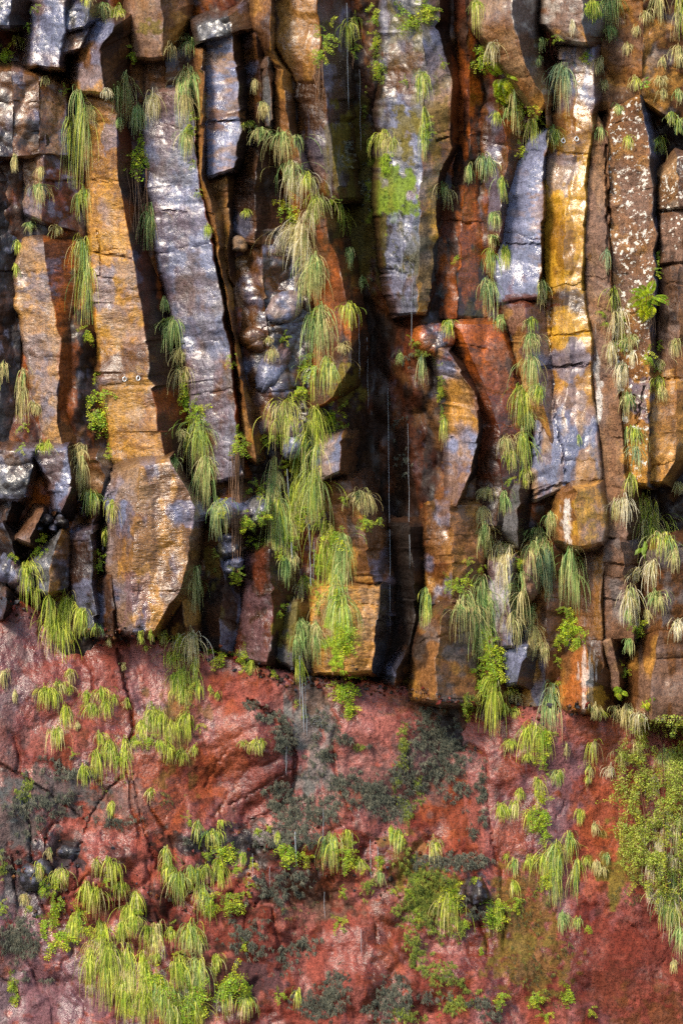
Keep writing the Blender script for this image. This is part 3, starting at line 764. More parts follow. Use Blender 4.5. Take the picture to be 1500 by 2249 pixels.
column('narrow brown rib between the blue-grey column and the short blue slab',
       [(.28, [(430, 112), (432, 300), (446, 420), (466, 520), (490, 640), (510, 730), (530, 880), (545, 1000)]),
        (.5, [(445, 110), (446, 380), (470, 470), (490, 600), (508, 710), (536, 860), (552, 950), (562, 1012)]),
        (.1, [(456, 110), (459, 385), (492, 470), (506, 600), (516, 700), (546, 850), (576, 950), (582, 1004)])],
       [F('mbrown', [BR, OC, ('tan', .5, 20, 2, .58)], 0.45, fb=.03), F('brown', [BR, OC, DB], 0.42, fb=.03)])
block('cracked dark cap rock above the short blue slab',
      [(.5, [(428, 52), (440, 90)]), (.66, [(500, 28), (508, 74)]), (.3, [(530, 10), (560, 62)])], [F('grey', [BLs, BR, BK], 0.28, chip=.09, cs=36), F('brown', [BLs, DB], .35, chip=.06, cs=36)])
column('short smooth blue slab with a slanting broken foot, upper left of centre',
       [(.3, [(450, 82), (447, 150), (450, 260), (456, 390)]), (.55, [(512, 70), (525, 200), (527, 300), (514, 374)]), (.12, [(522, 66), (545, 200), (552, 310), (528, 378)])],
       [F('lblue', [('tan', .6, 50, .6, .58), ('blue', .6, 40, 1, .5), ('ochre', .35, 18, .5, .62)], 0.26, fb=.02), F('dbrown', [BR, BK], .56)], 'smooth')
block('broken ochre rock under the foot of the short blue slab',
      [(.12, [(456, 396), (474, 470), (492, 600)]), (.3, [(500, 384), (500, 450), (510, 620)]), (.1, [(515, 380), (512, 500), (520, 640)])], [F('mbrown', [OC, BR, TN], .42, chip=.08, cs=40), F('dbrown', [BR, BK], .56)])
column('nearly black wet column right of the short blue slab',
       [(.08, [(528, 60), (534, 230), (532, 320), (512, 400), (500, 530)]), (.4, [(562, 70), (576, 200), (572, 300), (560, 420), (562, 540)]), (.12, [(604, 130), (604, 300), (622, 420), (652, 540)])],
       [F('dbrown', [BK, BLs, BR], .3, chip=.08, cs=60), F('dbrown', [BK, ('mbrown', .4, 40, 2, .58)], .56, fb=.04)])
column('slim smooth grey rib standing against the curved brown rib',
       [(.38, [(574, 132), (576, 200), (584, 282)]), (.56, [(590, 126), (594, 200), (594, 282)]), (.35, [(601, 130), (603, 200), (598, 284)])], [F('grey', [BR], .4), F('grey', [('mbrown', .6, 30, 2, .5)], .45)])
column('slender curved brown rib sweeping down from the top, left of the wet brown face',
       [(.4, [(555, -150), (560, 60), (582, 110), (602, 150), (603, 280), (622, 330), (652, 430)]),
        (.6, [(588, -150), (594, 60), (596, 110), (622, 150), (630, 220), (634, 280), (662, 350), (698, 455)]),
        (.2, [(598, -150), (604, 110), (640, 165), (648, 220), (650, 280), (682, 360), (714, 455)])],
       [F([(0, 'mbrown'), (120, 'brown'), (300, 'mbrown')], [BR, OC, DB], .42, fb=.03), F('brown', [OC, DB], .42)])
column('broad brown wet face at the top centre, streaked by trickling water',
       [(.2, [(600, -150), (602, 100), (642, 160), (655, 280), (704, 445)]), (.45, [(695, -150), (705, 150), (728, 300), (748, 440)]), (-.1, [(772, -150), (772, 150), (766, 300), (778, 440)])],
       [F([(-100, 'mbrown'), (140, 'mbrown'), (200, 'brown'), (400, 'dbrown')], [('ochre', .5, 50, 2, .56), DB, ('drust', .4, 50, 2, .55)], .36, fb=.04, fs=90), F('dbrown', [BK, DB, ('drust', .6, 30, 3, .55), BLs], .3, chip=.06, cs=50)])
block('jumble of dark wet rock with blue glints, left of the long grass stream',
      [(.02, [(504, 500), (512, 700), (528, 900), (540, 960)]), (.3, [(575, 500), (590, 700), (600, 900), (610, 960)]), (.15, [(650, 500), (690, 700), (690, 900), (690, 960)])],
      [F('brown', [BK, BLs, BR, TN], .28, chip=.16, cs=62, slope=.9), F('dbrown', [BK, BLs, BR, GR], .28, chip=.16, cs=58, slope=.9)])
column('rust-brown hooked column beside the long grass stream, mossy at its foot',
       [(.18, [(640, 420), (662, 560), (690, 700), (682, 820), (672, 893)]), (.58, [(690, 420), (738, 560), (766, 680), (772, 800), (730, 872), (690, 896)]), (.05, [(716, 430), (766, 560), (792, 680), (796, 780), (775, 850), (702, 900)])],
       [F('brown', [('drust', .7, 60, 1.8, .5), ('rust', .5, 40, 1.5, .56), DB], .5, fb=.03), F('mbrown', [('rust', .5, 40, 1.5, .55), DB], .5)])
column('light blue column right of centre, patched with green moss',
       [(.08, [(848, -150), (836, 70), (834, 300), (830, 430), (842, 560), (856, 640), (872, 694)]), (.42, [(926, -150), (928, 75), (940, 160), (930, 330), (920, 450), (922, 560), (915, 692)]),
        (.3, [(972, -150), (960, 60), (998, 180), (992, 260), (990, 330), (970, 370), (960, 430), (957, 530), (945, 640), (938, 690)]), (-.1, [(990, -150), (982, 60), (1014, 180), (1006, 330), (984, 380), (970, 440), (964, 540), (952, 690)])],
       [F([(-100, 'dgrey'), (55, 'dgrey'), (75, 'blue'), (150, 'brown'), (190, 'brown'), (215, 'blue'), (500, 'blue'), (690, 'grey')], [('brown', .6, 30, 1.4, .53), ('mosso', .7, 40, 1.6, .52), ('dgrey', .6, 30, 2.5, .55), ('lblue', .4, 30, 1.2, .58)], .38, fb=.04, fs=45),
        F([(-100, 'brown'), (100, 'blue'), (200, 'tan'), (330, 'mbrown'), (400, 'tan'), (470, 'gold'), (680, 'ochre')], [BL, BR, ('mosso', .5, 30, 1.5, .55)], .36, chip=.05, cs=50), F('dbrown', [BK], .56)])
column('shadowy rust-streaked column between the mossy blue column and the hanging block',
       [(-.15, [(985, -150), (1008, 150), (1002, 330), (962, 480), (945, 600), (945, 705)]), (.15, [(1022, -150), (1034, 300), (1014, 500), (1004, 705)]), (.02, [(1068, -150), (1062, 200), (1062, 420), (1078, 600), (1096, 700)])],
       [F('dbrown', [BK, ('rust', .6, 30, 2.5, .56), ('drust', .6, 50, 2, .5)], .56, fb=.05), F('black', [('dbrown', .8, 50, 2, .48), ('rust', .7, 45, 2.5, .57), ('mosso', .3, 24, 1.5, .6)], .38, chip=.05, cs=60)])
block('brown knob of rock left of the smooth blue column head',
      [(.1, [(1056, 240), (1052, 320), (1070, 400), (1078, 530)]), (.38, [(1092, 236), (1120, 330), (1108, 400), (1094, 525)]), (.15, [(1142, 270), (1150, 340), (1116, 420), (1104, 530)])],
      [F('brown', [BLs, DB, ('drust', .5, 40, 1.5, .55)], .34, chip=.09, cs=50), F('brown', [DB, ('rust', .4, 30, 1.5, .57)], .42, chip=.06, cs=50)])
column('rust-orange leaning face left of the long blue and gold column',
       [(.12, [(972, 704), (998, 780), (1025, 860), (1048, 950), (1040, 1050), (1005, 1150)]), (.34, [(1000, 705), (1066, 850), (1100, 950), (1104, 1080), (1090, 1160)]), (.2, [(1100, 705), (1132, 800), (1150, 900), (1164, 1000), (1150, 1160)])],
       [F([(700, 'rust'), (800, 'rust'), (900, 'drust'), (1100, 'dbrown')], [('drust', .6, 50, 1.5, .52), ('slate', .35, 18, 1.4, .62), DB], .36, fb=.035), F([(700, 'rust'), (820, 'rust'), (960, 'drust'), (1100, 'dbrown')], [('drust', .6, 50, 1.5, .52), ('slate', .35, 18, 1.4, .62), BK], .4, fb=.03)])
column('broken ochre and grey column stump with a jutting right edge, right of the dark chute',
       [(.28, [(938, 752), (958, 800), (986, 880), (986, 1000), (980, 1116)]), (.58, [(985, 772), (1005, 805), (1042, 860), (1052, 950), (1035, 1040), (1000, 1112)]), (.2, [(992, 768), (1022, 800), (1052, 860), (1062, 950), (1044, 1040), (1006, 1120)])],
       [F([(750, 'brown'), (800, 'blue'), (860, 'ochre'), (950, 'ochre'), (980, 'lblue'), (1100, 'blue')], [('tan', .5, 30, 1.2, .55), ('blue', .5, 30, 1.5, .56), ('ochre', .5, 30, 1, .56)], .33, fb=.035), F('dbrown', [BK], .56)])
column('smooth blue column left of the gold column, upper right',
       [(.15, [(1158, 308), (1116, 400), (1101, 520), (1090, 600), (1094, 668)]), (.48, [(1200, 282), (1194, 400), (1189, 500), (1181, 655)]), (-.1, [(1210, 284), (1206, 400), (1202, 500), (1202, 655)])],
       [F([(280, 'blue'), (420, 'lblue'), (600, 'lblue'), (670, 'blue')], [('tan', .3, 30, .6, .6), ('blue', .5, 50, .5, .5)], .24, fb=.016, fs=90), F('black', [DB], .56)], 'smooth')
column('mottled blue-brown column foot below the smooth blue column',
       [(.1, [(1094, 662), (1128, 760), (1142, 850), (1168, 975)]), (.42, [(1150, 662), (1165, 760), (1192, 880), (1215, 980)]), (.25, [(1200, 655), (1206, 760), (1222, 880), (1245, 975)])],
       [F('pinkb', [BLs, BR, OC], .32, chip=.06, cs=50), F('pinkb', [BLs, BL, BR], .3, chip=.05, cs=50)])
column('long gold column on the right with a broad blue slab for a foot',
       [(.25, [(1230, 96), (1224, 220), (1206, 300), (1197, 400), (1193, 500), (1198, 630), (1200, 720), (1205, 850), (1176, 920), (1166, 1102)]),
        (.5, [(1266, 96), (1262, 300), (1240, 500), (1242, 640), (1252, 800), (1245, 960), (1240, 1075)]),
        (.55, [(1300, 95), (1308, 230), (1298, 300), (1287, 400), (1283, 500), (1280, 640), (1297, 740), (1302, 850), (1315, 960), (1319, 1058)])],
       [F([(90, 'blue'), (200, 'blue'), (235, 'mbrown'), (290, 'mbrown'), (330, 'gold'), (400, 'gold'), (620, 'gold'), (665, 'dbrown'), (690, 'gold'), (740, 'gold'), (780, 'mbrown'), (860, 'ochre'), (910, 'blue'), (1100, 'blue')], [('gold', .4, 26, 2, .55), ('dgold', .4, 14, 2.4, .6)], .28, fb=.02, fs=60),
        F([(90, 'blue'), (200, 'blue'), (235, 'mbrown'), (290, 'mbrown'), (330, 'gold'), (400, 'gold'), (620, 'gold'), (665, 'dbrown'), (690, 'gold'), (740, 'gold'), (780, 'mbrown'), (880, 'ochre'), (925, 'blue'), (1100, 'blue')], [('gold', .4, 26, 2, .55), ('dgold', .4, 14, 2.4, .6), ('ochre', .4, 30, 2.5, .6)], .28, fb=.02, fs=60)], 'smooth')
column('plain brown column face between the gold column and the lichened column',
       [(.48, [(1312, 255), (1299, 310), (1290, 400), (1286, 500), (1284, 640), (1300, 740), (1305, 850), (1318, 960), (1322, 1185)]), (.56, [(1331, 300), (1337, 450), (1341, 600), (1345, 760), (1362, 900), (1372, 1000), (1378, 1190)]), (.3, [(1338, 300), (1344, 450), (1348, 600), (1352, 760), (1372, 900), (1396, 1000), (1398, 1185)])],
       [F([(250, 'brown'), (400, 'pinkb'), (1200, 'pinkb')], [('mbrown', .5, 50, 2, .52), ('tan', .3, 22, 2, .6)], .62, fb=.014, fs=90), F('brown', [DB], .6)], 'lichen')
column('brown column spotted with white lichen, at the right',
       [(.45, [(1340, 236), (1334, 320), (1339, 450), (1343, 600), (1346, 760), (1364, 900), (1374, 1060)]), (.62, [(1404, 206), (1424, 300), (1436, 450), (1440, 600), (1430, 760), (1428, 900), (1420, 1066)]), (.1, [(1424, 202), (1445, 300), (1456, 450), (1453, 600), (1456, 760), (1450, 900), (1442, 1070)])],
       [F([(200, 'brown'), (380, 'pinkb'), (640, 'pinkb'), (760, 'brown'), (900, 'mbrown'), (1060, 'ochre')], [('mbrown', .5, 50, 1.3, .52), ('ochre', .3, 30, 1.2, .6)], .7, fb=.02, lich=1.0), F('dgrey', [DB, BLs], .5, lich=0.2)], 'lichen')
block('pale lichen-crusted boulder cut by the right edge of the picture',
      [(.5, [(1452, 385), (1448, 462)]), (.75, [(1490, 345), (1490, 458)]), (.7, [(1600, 330), (1600, 455)])], [F('tan', [GR, BR], .75, chip=.06, cs=50, lich=1.1), F('pinkb', [GR, BR], .75, lich=1.1)], 'lichen')
block('brown lichened block under the pale boulder at the right edge',
      [(.5, [(1452, 462), (1450, 582)]), (.65, [(1500, 460), (1500, 578)]), (.6, [(1600, 458), (1600, 576)])], [F('pinkb', [BR], .7, lich=.9), F('pinkb', [BR], .7, lich=.9)], 'lichen')
column('brown and ochre column with a rounded foot at the right edge',
       [(.4, [(1449, 580), (1446, 760), (1402, 880), (1398, 1066)]), (.6, [(1490, 577), (1490, 760), (1485, 900), (1480, 1010), (1452, 1062)]), (.35, [(1600, 577), (1600, 900), (1510, 1000), (1468, 1064)])],
       [F([(570, 'pinkb'), (760, 'pinkb'), (830, 'mbrown'), (1060, 'ochre')], [('mbrown', .5, 40, 1, .52), ('dbrown', .6, 20, 4, .6)], .5, fb=.02), F([(570, 'pinkb'), (760, 'mbrown'), (830, 'mbrown'), (1000, 'ochre'), (1060, 'dbrown')], [('mbrown', .5, 40, 1, .52)], .5)])
block('big hanging block with a long tapering tip, top right of centre',
      [(.6, [(1045, -150), (1045, 56), (1108, 150), (1182, 254)]), (.92, [(1108, -150), (1128, 62), (1158, 150), (1196, 226)]), (.5, [(1176, -150), (1172, 80), (1192, 180), (1204, 280)])],
      [F([(-100, 'grey'), (40, 'pinkb'), (62, 'mbrown'), (150, 'tan'), (180, 'mbrown'), (260, 'ochre')], [BR, ('tan', .5, 30, 1.5, .55)], .45, chip=.08, cs=60), F([(-100, 'pinkb'), (120, 'grey'), (200, 'mbrown'), (280, 'ochre')], [BR, ('lich', .3, 20, 1, .62)], .5, chip=.07, cs=55)])
block('squared overhanging block at the top, above the gold column',
      [(.6, [(1194, -150), (1194, 52), (1232, 92)]), (.88, [(1270, -150), (1280, 44), (1292, 96)]), (.5, [(1330, -150), (1326, 50), (1302, 97)])],
      [F([(-100, 'pinkb'), (60, 'pinkb'), (78, 'ochre'), (100, 'mbrown')], [GR, BR, ('lich', .3, 20, 1, .62)], .5, chip=.06, cs=60), F('grey', [BR, TN], .5, chip=.06, cs=50)])
block('rough ochre-brown ground in the top right corner, tufted with dry grass',
      [(.15, [(1332, -150), (1320, 100), (1308, 250)]), (.48, [(1410, -150), (1414, 120), (1405, 218)]), (.3, [(1600, -150), (1600, 120), (1600, 345)])],
      [F('mbrown', [OC, BR, ('pinkb', .5, 40, 1, .54), DB], .6, chip=.12, cs=60), F('brown', [DB, OC, GR], .6, chip=.12, cs=56)])

# --- foot of the columns
block('blue-grey slab at the left edge, below the far-left columns',
      [(.3, [(-150, 985), (-150, 1105)]), (.58, [(78, 984), (50, 1100)])], [F([(980, 'brown'), (1040, 'grey'), (1110, 'black')], [BLs, BK], .28, chip=.10, cs=44)])
block('tilted blue slab right of the black hollow, lower left',
      [(.45, [(62, 985), (112, 1060), (122, 1122)]), (.62, [(150, 984), (160, 1052), (138, 1124)]), (.2, [(160, 990), (185, 1070), (160, 1150)])], [F('blue', [BLs, BR], .26, chip=.06, cs=40), F('dbrown', [BK], .56)])
block('leaning slab of grey stone in front of the black hollow',
      [(.5, [(84, 1120), (38, 1186)]), (.62, [(96, 1124), (62, 1198)]), (.3, [(104, 1130), (90, 1216)])], [F('pinkb', [BR], .35), F('black', [DB], .56)])
block('blue-grey broken block above the longest grass at lower left',
      [(.35, [(100, 1180), (72, 1235), (72, 1300)]), (.6, [(138, 1168), (110, 1250), (105, 1306)]), (.4, [(152, 1172), (150, 1260), (150, 1300)])], [F('grey', [BLs, BR, BK], .28, chip=.11, cs=40), F('brown', [BLs, OC, BK], .28, chip=.10, cs=36)])
block('tall black block with a bright blue top, left of the bronze boulder',
      [(.35, [(148, 1168), (150, 1270), (186, 1392)]), (.58, [(200, 1156), (203, 1270), (206, 1390)])], [F([(1150, 'blue'), (1185, 'blue'), (1200, 'black'), (1400, 'black')], [('dbrown', .8, 40, 1.5, .5), BLs], .3, chip=.05, cs=50)])
block('dark brown rock wedged under the left side of the bronze boulder',
      [(.3, [(198, 1285), (206, 1398)]), (.52, [(244, 1255), (252, 1402)]), (.3, [(262, 1300), (262, 1402)])], [F('dbrown', [BR, BK, BLs], .38, fb=.04), F('dbrown', [BK], .56)])
block('brown angular block between the far-left columns and the bronze boulder',
      [(.25, [(152, 1000), (180, 1062), (204, 1094)]), (.5, [(212, 998), (234, 1046), (224, 1088)]), (.3, [(236, 1000), (246, 1046), (240, 1082)])], [F('brown', [BLs, TN, DB], .35, chip=.06, cs=44), F('grey', [BR], .4)])
rock('boulder', 'boulder', 'huge smooth bronze-streaked boulder at lower left',
     [(.45, [(248, 1035), (230, 1090), (240, 1150), (235, 1240), (245, 1320), (262, 1388)]), (.8, [(310, 1020), (300, 1150), (290, 1250), (288, 1320), (293, 1396)]),
      (.84, [(372, 1008), (430, 1118), (412, 1215), (392, 1305), (334, 1392)]), (.4, [(378, 1005), (398, 1060), (450, 1126), (434, 1210), (410, 1308), (348, 1386)])],
     [F([(1000, 'tan'), (1100, 'blue'), (1400, 'blue')], [BR, TN], .24, fb=.03, fs=50), F([(1000, 'tan'), (1120, 'mbrown'), (1300, 'brown'), (1400, 'lblue')], [OC, BR, BLs], .23, fb=.05, fs=60), F([(1000, 'blue'), (1140, 'lblue'), (1220, 'tan'), (1300, 'mbrown'), (1390, 'brown')], [('ochre', .6, 30, 2.5, .52), BR], .23, fb=.04, fs=60)], 'ripple', capr=.16)
block('brown hollowed rock under the right side of the bronze boulder',
      [(.15, [(340, 1340), (340, 1400)]), (.42, [(402, 1306), (416, 1404)]), (.2, [(436, 1296), (440, 1408)])], [F('dbrown', [OC, BK], .56, fb=.05), F('brown', [DB, OC], .35, fb=.05)])
block('black wet rock face right of the bronze boulder',
      [(.05, [(446, 1126), (428, 1220), (428, 1330), (438, 1428)]), (.36, [(480, 1150), (492, 1260), (480, 1428)]), (.1, [(524, 1270), (530, 1350), (512, 1438)])],
      [F('black', [('dbrown', .8, 40, 2, .5), BR], .56, fb=.03), F('dbrown', [('mosso', .5, 30, 1.5, .55), BK, BLs], .4, chip=.06, cs=50)])
boulder('boulder', 'boulder', 'blue-grey stone behind the hanging root bundle, upper one', 505, 1128, 46, 34, .2, .28, F('blue', [BLs, BR], .28), .1)
boulder('boulder', 'boulder', 'dark blue squared stone behind the root bundle, middle one', 502, 1200, 30, 30, .2, .25, F('dgrey', [BLs], .26), .2)
boulder('boulder', 'boulder', 'small blue stone at the tip of the root bundle', 512, 1242, 28, 18, .22, .22, F('blue', [BLs], .26), -.3)
boulder('boulder', 'boulder', 'dark stone in the ferns right of the root bundle', 560, 1125, 36, 42, .15, .25, F('grey', [BLs, BR, BK], .3), .5)
column('dark rounded stump left of the mossy foot, below the fern cushion',
       [(.2, [(540, 1222), (532, 1330), (508, 1446)]), (.52, [(592, 1200), (602, 1330), (590, 1460)]), (.2, [(650, 1240), (628, 1350), (606, 1468)])],
       [F('dbrown', [('drust', .8, 40, 1.3, .5), BK, ('purple', .5, 30, 1, .56)], .34, chip=.09, cs=56), F('dbrown', [('drust', .7, 40, 1.5, .52), BK], .45, chip=.08, cs=50)])
block('moss-dusted grey rock foot left of the falling water',
      [(.25, [(630, 1330), (598, 1448)]), (.48, [(655, 1322), (642, 1470)]), (.2, [(688, 1330), (696, 1488)])], [F('grey', [('mosso', .7, 30, 1.4, .5), BR], .5, fb=.04), F('brown', [BK, ('mosso', .5, 24, 2, .55), GR], .4, fb=.04)])
block('pale blue-tan block under the hooked rust-brown column',
      [(.4, [(688, 978), (694, 1062)]), (.66, [(748, 954), (746, 1036)]), (.3, [(774, 958), (768, 1042)])], [F('blue', [('tan', .6, 40, 1, .52), BLs], .32, chip=.05, cs=50), F('brown', [OC], .4)])
boulder('boulder', 'boulder', 'blue stone peeping out beside the grass stream, left of the pale block', 645, 962, 24, 48, .25, .22, F('blue', [BLs, BR], .28), .25)
boulder('boulder', 'boulder', 'flat oval pale grey stone in the dark jumble', 626, 672, 40, 30, .3, .16, F('blue', [GR, TN], .4, chip=.05), -.5)
boulder('boulder', 'boulder', 'small beige stone stuck high in the dark jumble', 528, 536, 18, 20, .2, .16, F('tan', [GR], .6, chip=.05), 0)
boulder('boulder', 'boulder', 'streaked blue-grey stone low in the dark jumble', 600, 810, 30, 62, .18, .2, F('blue', [BLs, BK, BR], .28, chip=.07), .55)
boulder('boulder', 'boulder', 'dark lump in the middle of the dark jumble', 560, 740, 42, 34, .15, .22, F('brown', [BLs, BK], .28, chip=.1), .2)
column('brown column below the pale blue-tan block, right of the grass stream',
       [(.2, [(690, 1046), (735, 1150), (758, 1288)]), (.52, [(768, 1050), (798, 1150), (820, 1284)]), (.25, [(800, 1046), (836, 1150), (858, 1284)])],
       [F('brown', [BR, OC, DB], .48, fb=.04), F('brown', [('drust', .5, 40, 1.5, .52), BLs, DB], .36, chip=.07, cs=40)])
column('ochre ribbed column foot with a dark blue right edge, bottom centre',
       [(.35, [(688, 1292), (686, 1484)]), (.6, [(765, 1288), (770, 1482)]), (.62, [(832, 1284), (814, 1476)]), (.2, [(864, 1288), (852, 1390), (830, 1486)])],
       [F('ochre', [('gold', .5, 30, 2, .5), BR], .45, fb=.03), F('ochre', [('mbrown', .6, 14, .5, .54), TN], .45, fb=.03, fs=30), F('dgrey', [BLs, BLs, BK], .26, chip=.08, cs=34)], 'ripple')
column('dark olive-brown column right of the ochre ribbed foot',
       [(-.05, [(848, 1150), (862, 1350), (826, 1494)]), (.22, [(900, 1150), (912, 1350), (882, 1506)]), (-.05, [(948, 1150), (928, 1330), (908, 1506)])],
       [F('black', [('dbrown', .8, 50, 2, .5)], .56, fb=.03), F('dbrown', [('mosso', .4, 60, 2, .5), BK, ('brown', .5, 50, 1.5, .55)], .56, fb=.03)])
rock('boulder', 'boulder', 'wet blue-black stone on the red bank at the foot of the olive-brown column', [(.2, [(866, 1440), (846, 1472), (842, 1498)]), (.5, [(894, 1428), (872, 1470), (868, 1506)]), (.2, [(902, 1424), (900, 1466), (884, 1502)])], [F('dgrey', [BLs, BLs], .26, chip=.05, cs=40), F('black', [BR], .4)], jag=2)
block('cracked brown rock below the broken ochre stump',
      [(.1, [(932, 1105), (936, 1335)]), (.42, [(995, 1105), (990, 1330)]), (.2, [(1064, 1100), (1064, 1345)])], [F('brown', [OC, BR, ('drust', .5, 40, 1.3, .54), BLs], .38, chip=.1, cs=56), F('mbrown', [BR, OC, DB], .45, chip=.1, cs=56)])
block('rounded ochre boulder-like foot sitting on the red bank, right of centre',
      [(.3, [(930, 1372), (905, 1450), (904, 1534)]), (.68, [(975, 1330), (960, 1450), (962, 1546)]), (.35, [(1046, 1338), (1042, 1450), (1052, 1550)])], [F('mbrown', [OC, GR, BR], .5, chip=.06, cs=60), F('mbrown', [OC, BR, GR], .5, chip=.06, cs=60)])
block('brown-ochre rock right of the rounded foot, behind hanging grass',
      [(.1, [(1040, 1340), (1046, 1548)]), (.35, [(1085, 1400), (1085, 1556)]), (.1, [(1122, 1420), (1122, 1560)])], [F('mbrown', [OC, BR, DB], .5, chip=.06, cs=50), F('brown', [OC, DB], .5, chip=.05, cs=50)])
block('slim upright grey stone below the grass line left of the blue slab',
      [(.3, [(1118, 1068), (1100, 1162), (1124, 1196)]), (.58, [(1142, 1064), (1136, 1152), (1136, 1198)]), (.2, [(1168, 1070), (1152, 1180), (1142, 1198)])], [F('grey', [BR, ('pinkb', .5, 20, 2, .54)], .5), F('black', [DB], .56)])
block('narrow blue slab streaked white, behind long grass at lower right',
      [(.3, [(1074, 1236), (1078, 1320), (1090, 1424)]), (.52, [(1120, 1232), (1120, 1330), (1126, 1424)])], [F('blue', [BLs, BR], .32, chip=.05, cs=40)])
boulder('boulder', 'boulder', 'upright pinkish-grey stone among the long grass, lower right', 1166, 1265, 20, 58, .25, .28, F('pinkb', [GR, BR], .5), .1)
block('blue-grey broken block above the red bank, lower right',
      [(.3, [(1106, 1424), (1110, 1506)]), (.58, [(1160, 1414), (1140, 1502)]), (.2, [(1184, 1430), (1168, 1514)])], [F('blue', [BLs, BR], .3, chip=.07, cs=36), F('dgrey', [BR], .4)])
block('brown shaded rock wall between the blue broken block and the white-streaked foot',
      [(.05, [(1120, 1190), (1150, 1400), (1120, 1560)]), (.25, [(1200, 1190), (1205, 1400), (1195, 1562)]), (.15, [(1275, 1190), (1272, 1400), (1240, 1560)])], [F('brown', [DB, OC, BLs], .42, chip=.1, cs=56), F('brown', [DB, ('rust', .4, 40, 2, .55), BR], .42, chip=.1, cs=56)])
block('square ochre block with a white streak under the blue slab',
      [(.55, [(1224, 1080), (1216, 1150), (1230, 1194)]), (.85, [(1262, 1066), (1268, 1150), (1272, 1204)]), (.7, [(1318, 1058), (1332, 1160), (1324, 1196)])], [F('mbrown', [BR, OC], .4, fb=.04), F('ochre', [('blue', .4, 30, 1.5, .57), ('dgold', .5, 24, 2.5, .55)], .38, fb=.03)])
column('brown-ochre streaked column below the square ochre block',
       [(.3, [(1290, 1186), (1270, 1260), (1264, 1400), (1270, 1482)]), (.58, [(1332, 1180), (1324, 1260), (1322, 1400), (1318, 1490)])], [F([(1180, 'purple'), (1240, 'brown'), (1480, 'mbrown')], [('dgold', .6, 30, 3, .52), DB], .4, fb=.03)])
column('grey-brown jointed column above the big smooth brown boulder, lower right',
       [(.5, [(1326, 1190), (1324, 1300), (1328, 1410)]), (.68, [(1362, 1184), (1378, 1300), (1388, 1408)]), (.4, [(1402, 1188), (1400, 1300), (1398, 1408)])], [F('pinkb', [GR, BR], .6, fb=.03), F('pinkb', [BR, GR], .6, fb=.03)], 'lichen')
block('brown foot streaked with white, above the red bank at right',
      [(.35, [(1236, 1446), (1230, 1564)]), (.68, [(1290, 1426), (1290, 1566)]), (.35, [(1350, 1480), (1348, 1564)])], [F('mbrown', [('rust', .4, 40, 1.3, .54), BR, OC], .4, fb=.04), F('brown', [BR, OC, DB], .42, fb=.04)])
block('curved grey-brown rib leaning on the white-streaked foot',
      [(.5, [(1322, 1402), (1338, 1460), (1346, 1512)]), (.68, [(1346, 1402), (1362, 1480), (1362, 1518)]), (.25, [(1374, 1410), (1380, 1470), (1374, 1512)])], [F('pinkb', [BR, TN], .5), F('black', [BR], .56)])
block('rounded brown-grey block at the right edge above the smooth brown boulder',
      [(.3, [(1398, 1230), (1402, 1330), (1388, 1404)]), (.74, [(1448, 1188), (1448, 1300), (1460, 1390)]), (.6, [(1600, 1170), (1600, 1390)])], [F('brown', [GR, BR], .55, fb=.05), F('brown', [DB, GR, ('rust', .3, 30, 1, .6)], .6, fb=.06)])
rock('boulder', 'boulder', 'big smooth brown boulder in the lower right, just above the red bank',
     [(.35, [(1404, 1396), (1376, 1470), (1370, 1572)]), (.8, [(1452, 1382), (1432, 1480), (1430, 1590)]), (.85, [(1600, 1372), (1600, 1596)])], [F('brown', [BR, OC], .52, fb=.05, fs=90), F('brown', [('pinkb', .5, 24, 5, .54), DB], .55, fb=.05, fs=90)], capr=.2)
boulder('boulder', 'boulder', 'dark ledge stone at the top of the broken ochre stump', 955, 745, 46, 40, .2, .24, F('brown', [BLs, RU, BK], .32, chip=.12), .3)
def wedge(x, y, w, h, tilt, d, c, label):
    """a sharp broken block: two faces meeting on a ridge"""
    k = tilt * h
    rock('rock_block', 'rock block', label, [(d - .12, [(x - w * .5 + k, y - h * .42), (x - w * .5, y + h * .1), (x - w * .34 - k, y + h * .5)]), (d + .16, [(x - w * .02 + k, y - h * .5), (x + w * .06, y), (x - k, y + h * .46)]), (d - .2, [(x + w * .46 + k, y - h * .34), (x + w * .52, y + h * .05), (x + w * .3 - k, y + h * .5)])],
         [F(c, [('blue', .5, 20, 1.2, .58), ('brown', .5, 24, 1.2, .56)], .34, chip=.06, cs=30), F('black', [('dbrown', .7, 24, 1.5, .52)], .5)], 'basalt', GB, jag=2.0)


for q in [(22, 1108, 74, 90, .1, .25, 'dgrey', 'black wedge of rock at the left edge, beside the black hollow'), (20, 1190, 60, 80, -.15, .3, 'black', 'dark broken block at the left edge, below the black wedge'),
          (68, 1160, 44, 40, .3, .32, 'dgrey', 'small dark wedge between the left-edge blocks and the pebbles'), (60, 1275, 70, 60, -.1, .34, 'grey', 'blue-black block at far left, just above the long hanging grass'),
          (210, 1130, 52, 70, .1, .28, 'black', 'black sharp block right of the pebbles'), (178, 1110, 44, 60, -.2, .22, 'dbrown', 'dark brown wedge above the pebbles'), (125, 1120, 40, 36, .1, .25, 'black', 'flat black chip of rock behind the pebbles'),
          (225, 1210, 36, 90, 0, .25, 'dbrown', 'narrow dark block against the left side of the bronze boulder'), (10, 1330, 60, 60, .1, .3, 'dgrey', 'dark block at the left edge, on the top of the red bank')]:
    wedge(*q)
SMALL = F('black', [('dgrey', .8, 14, 1, .5), ('blue', .5, 10, 1, .6)], .56)
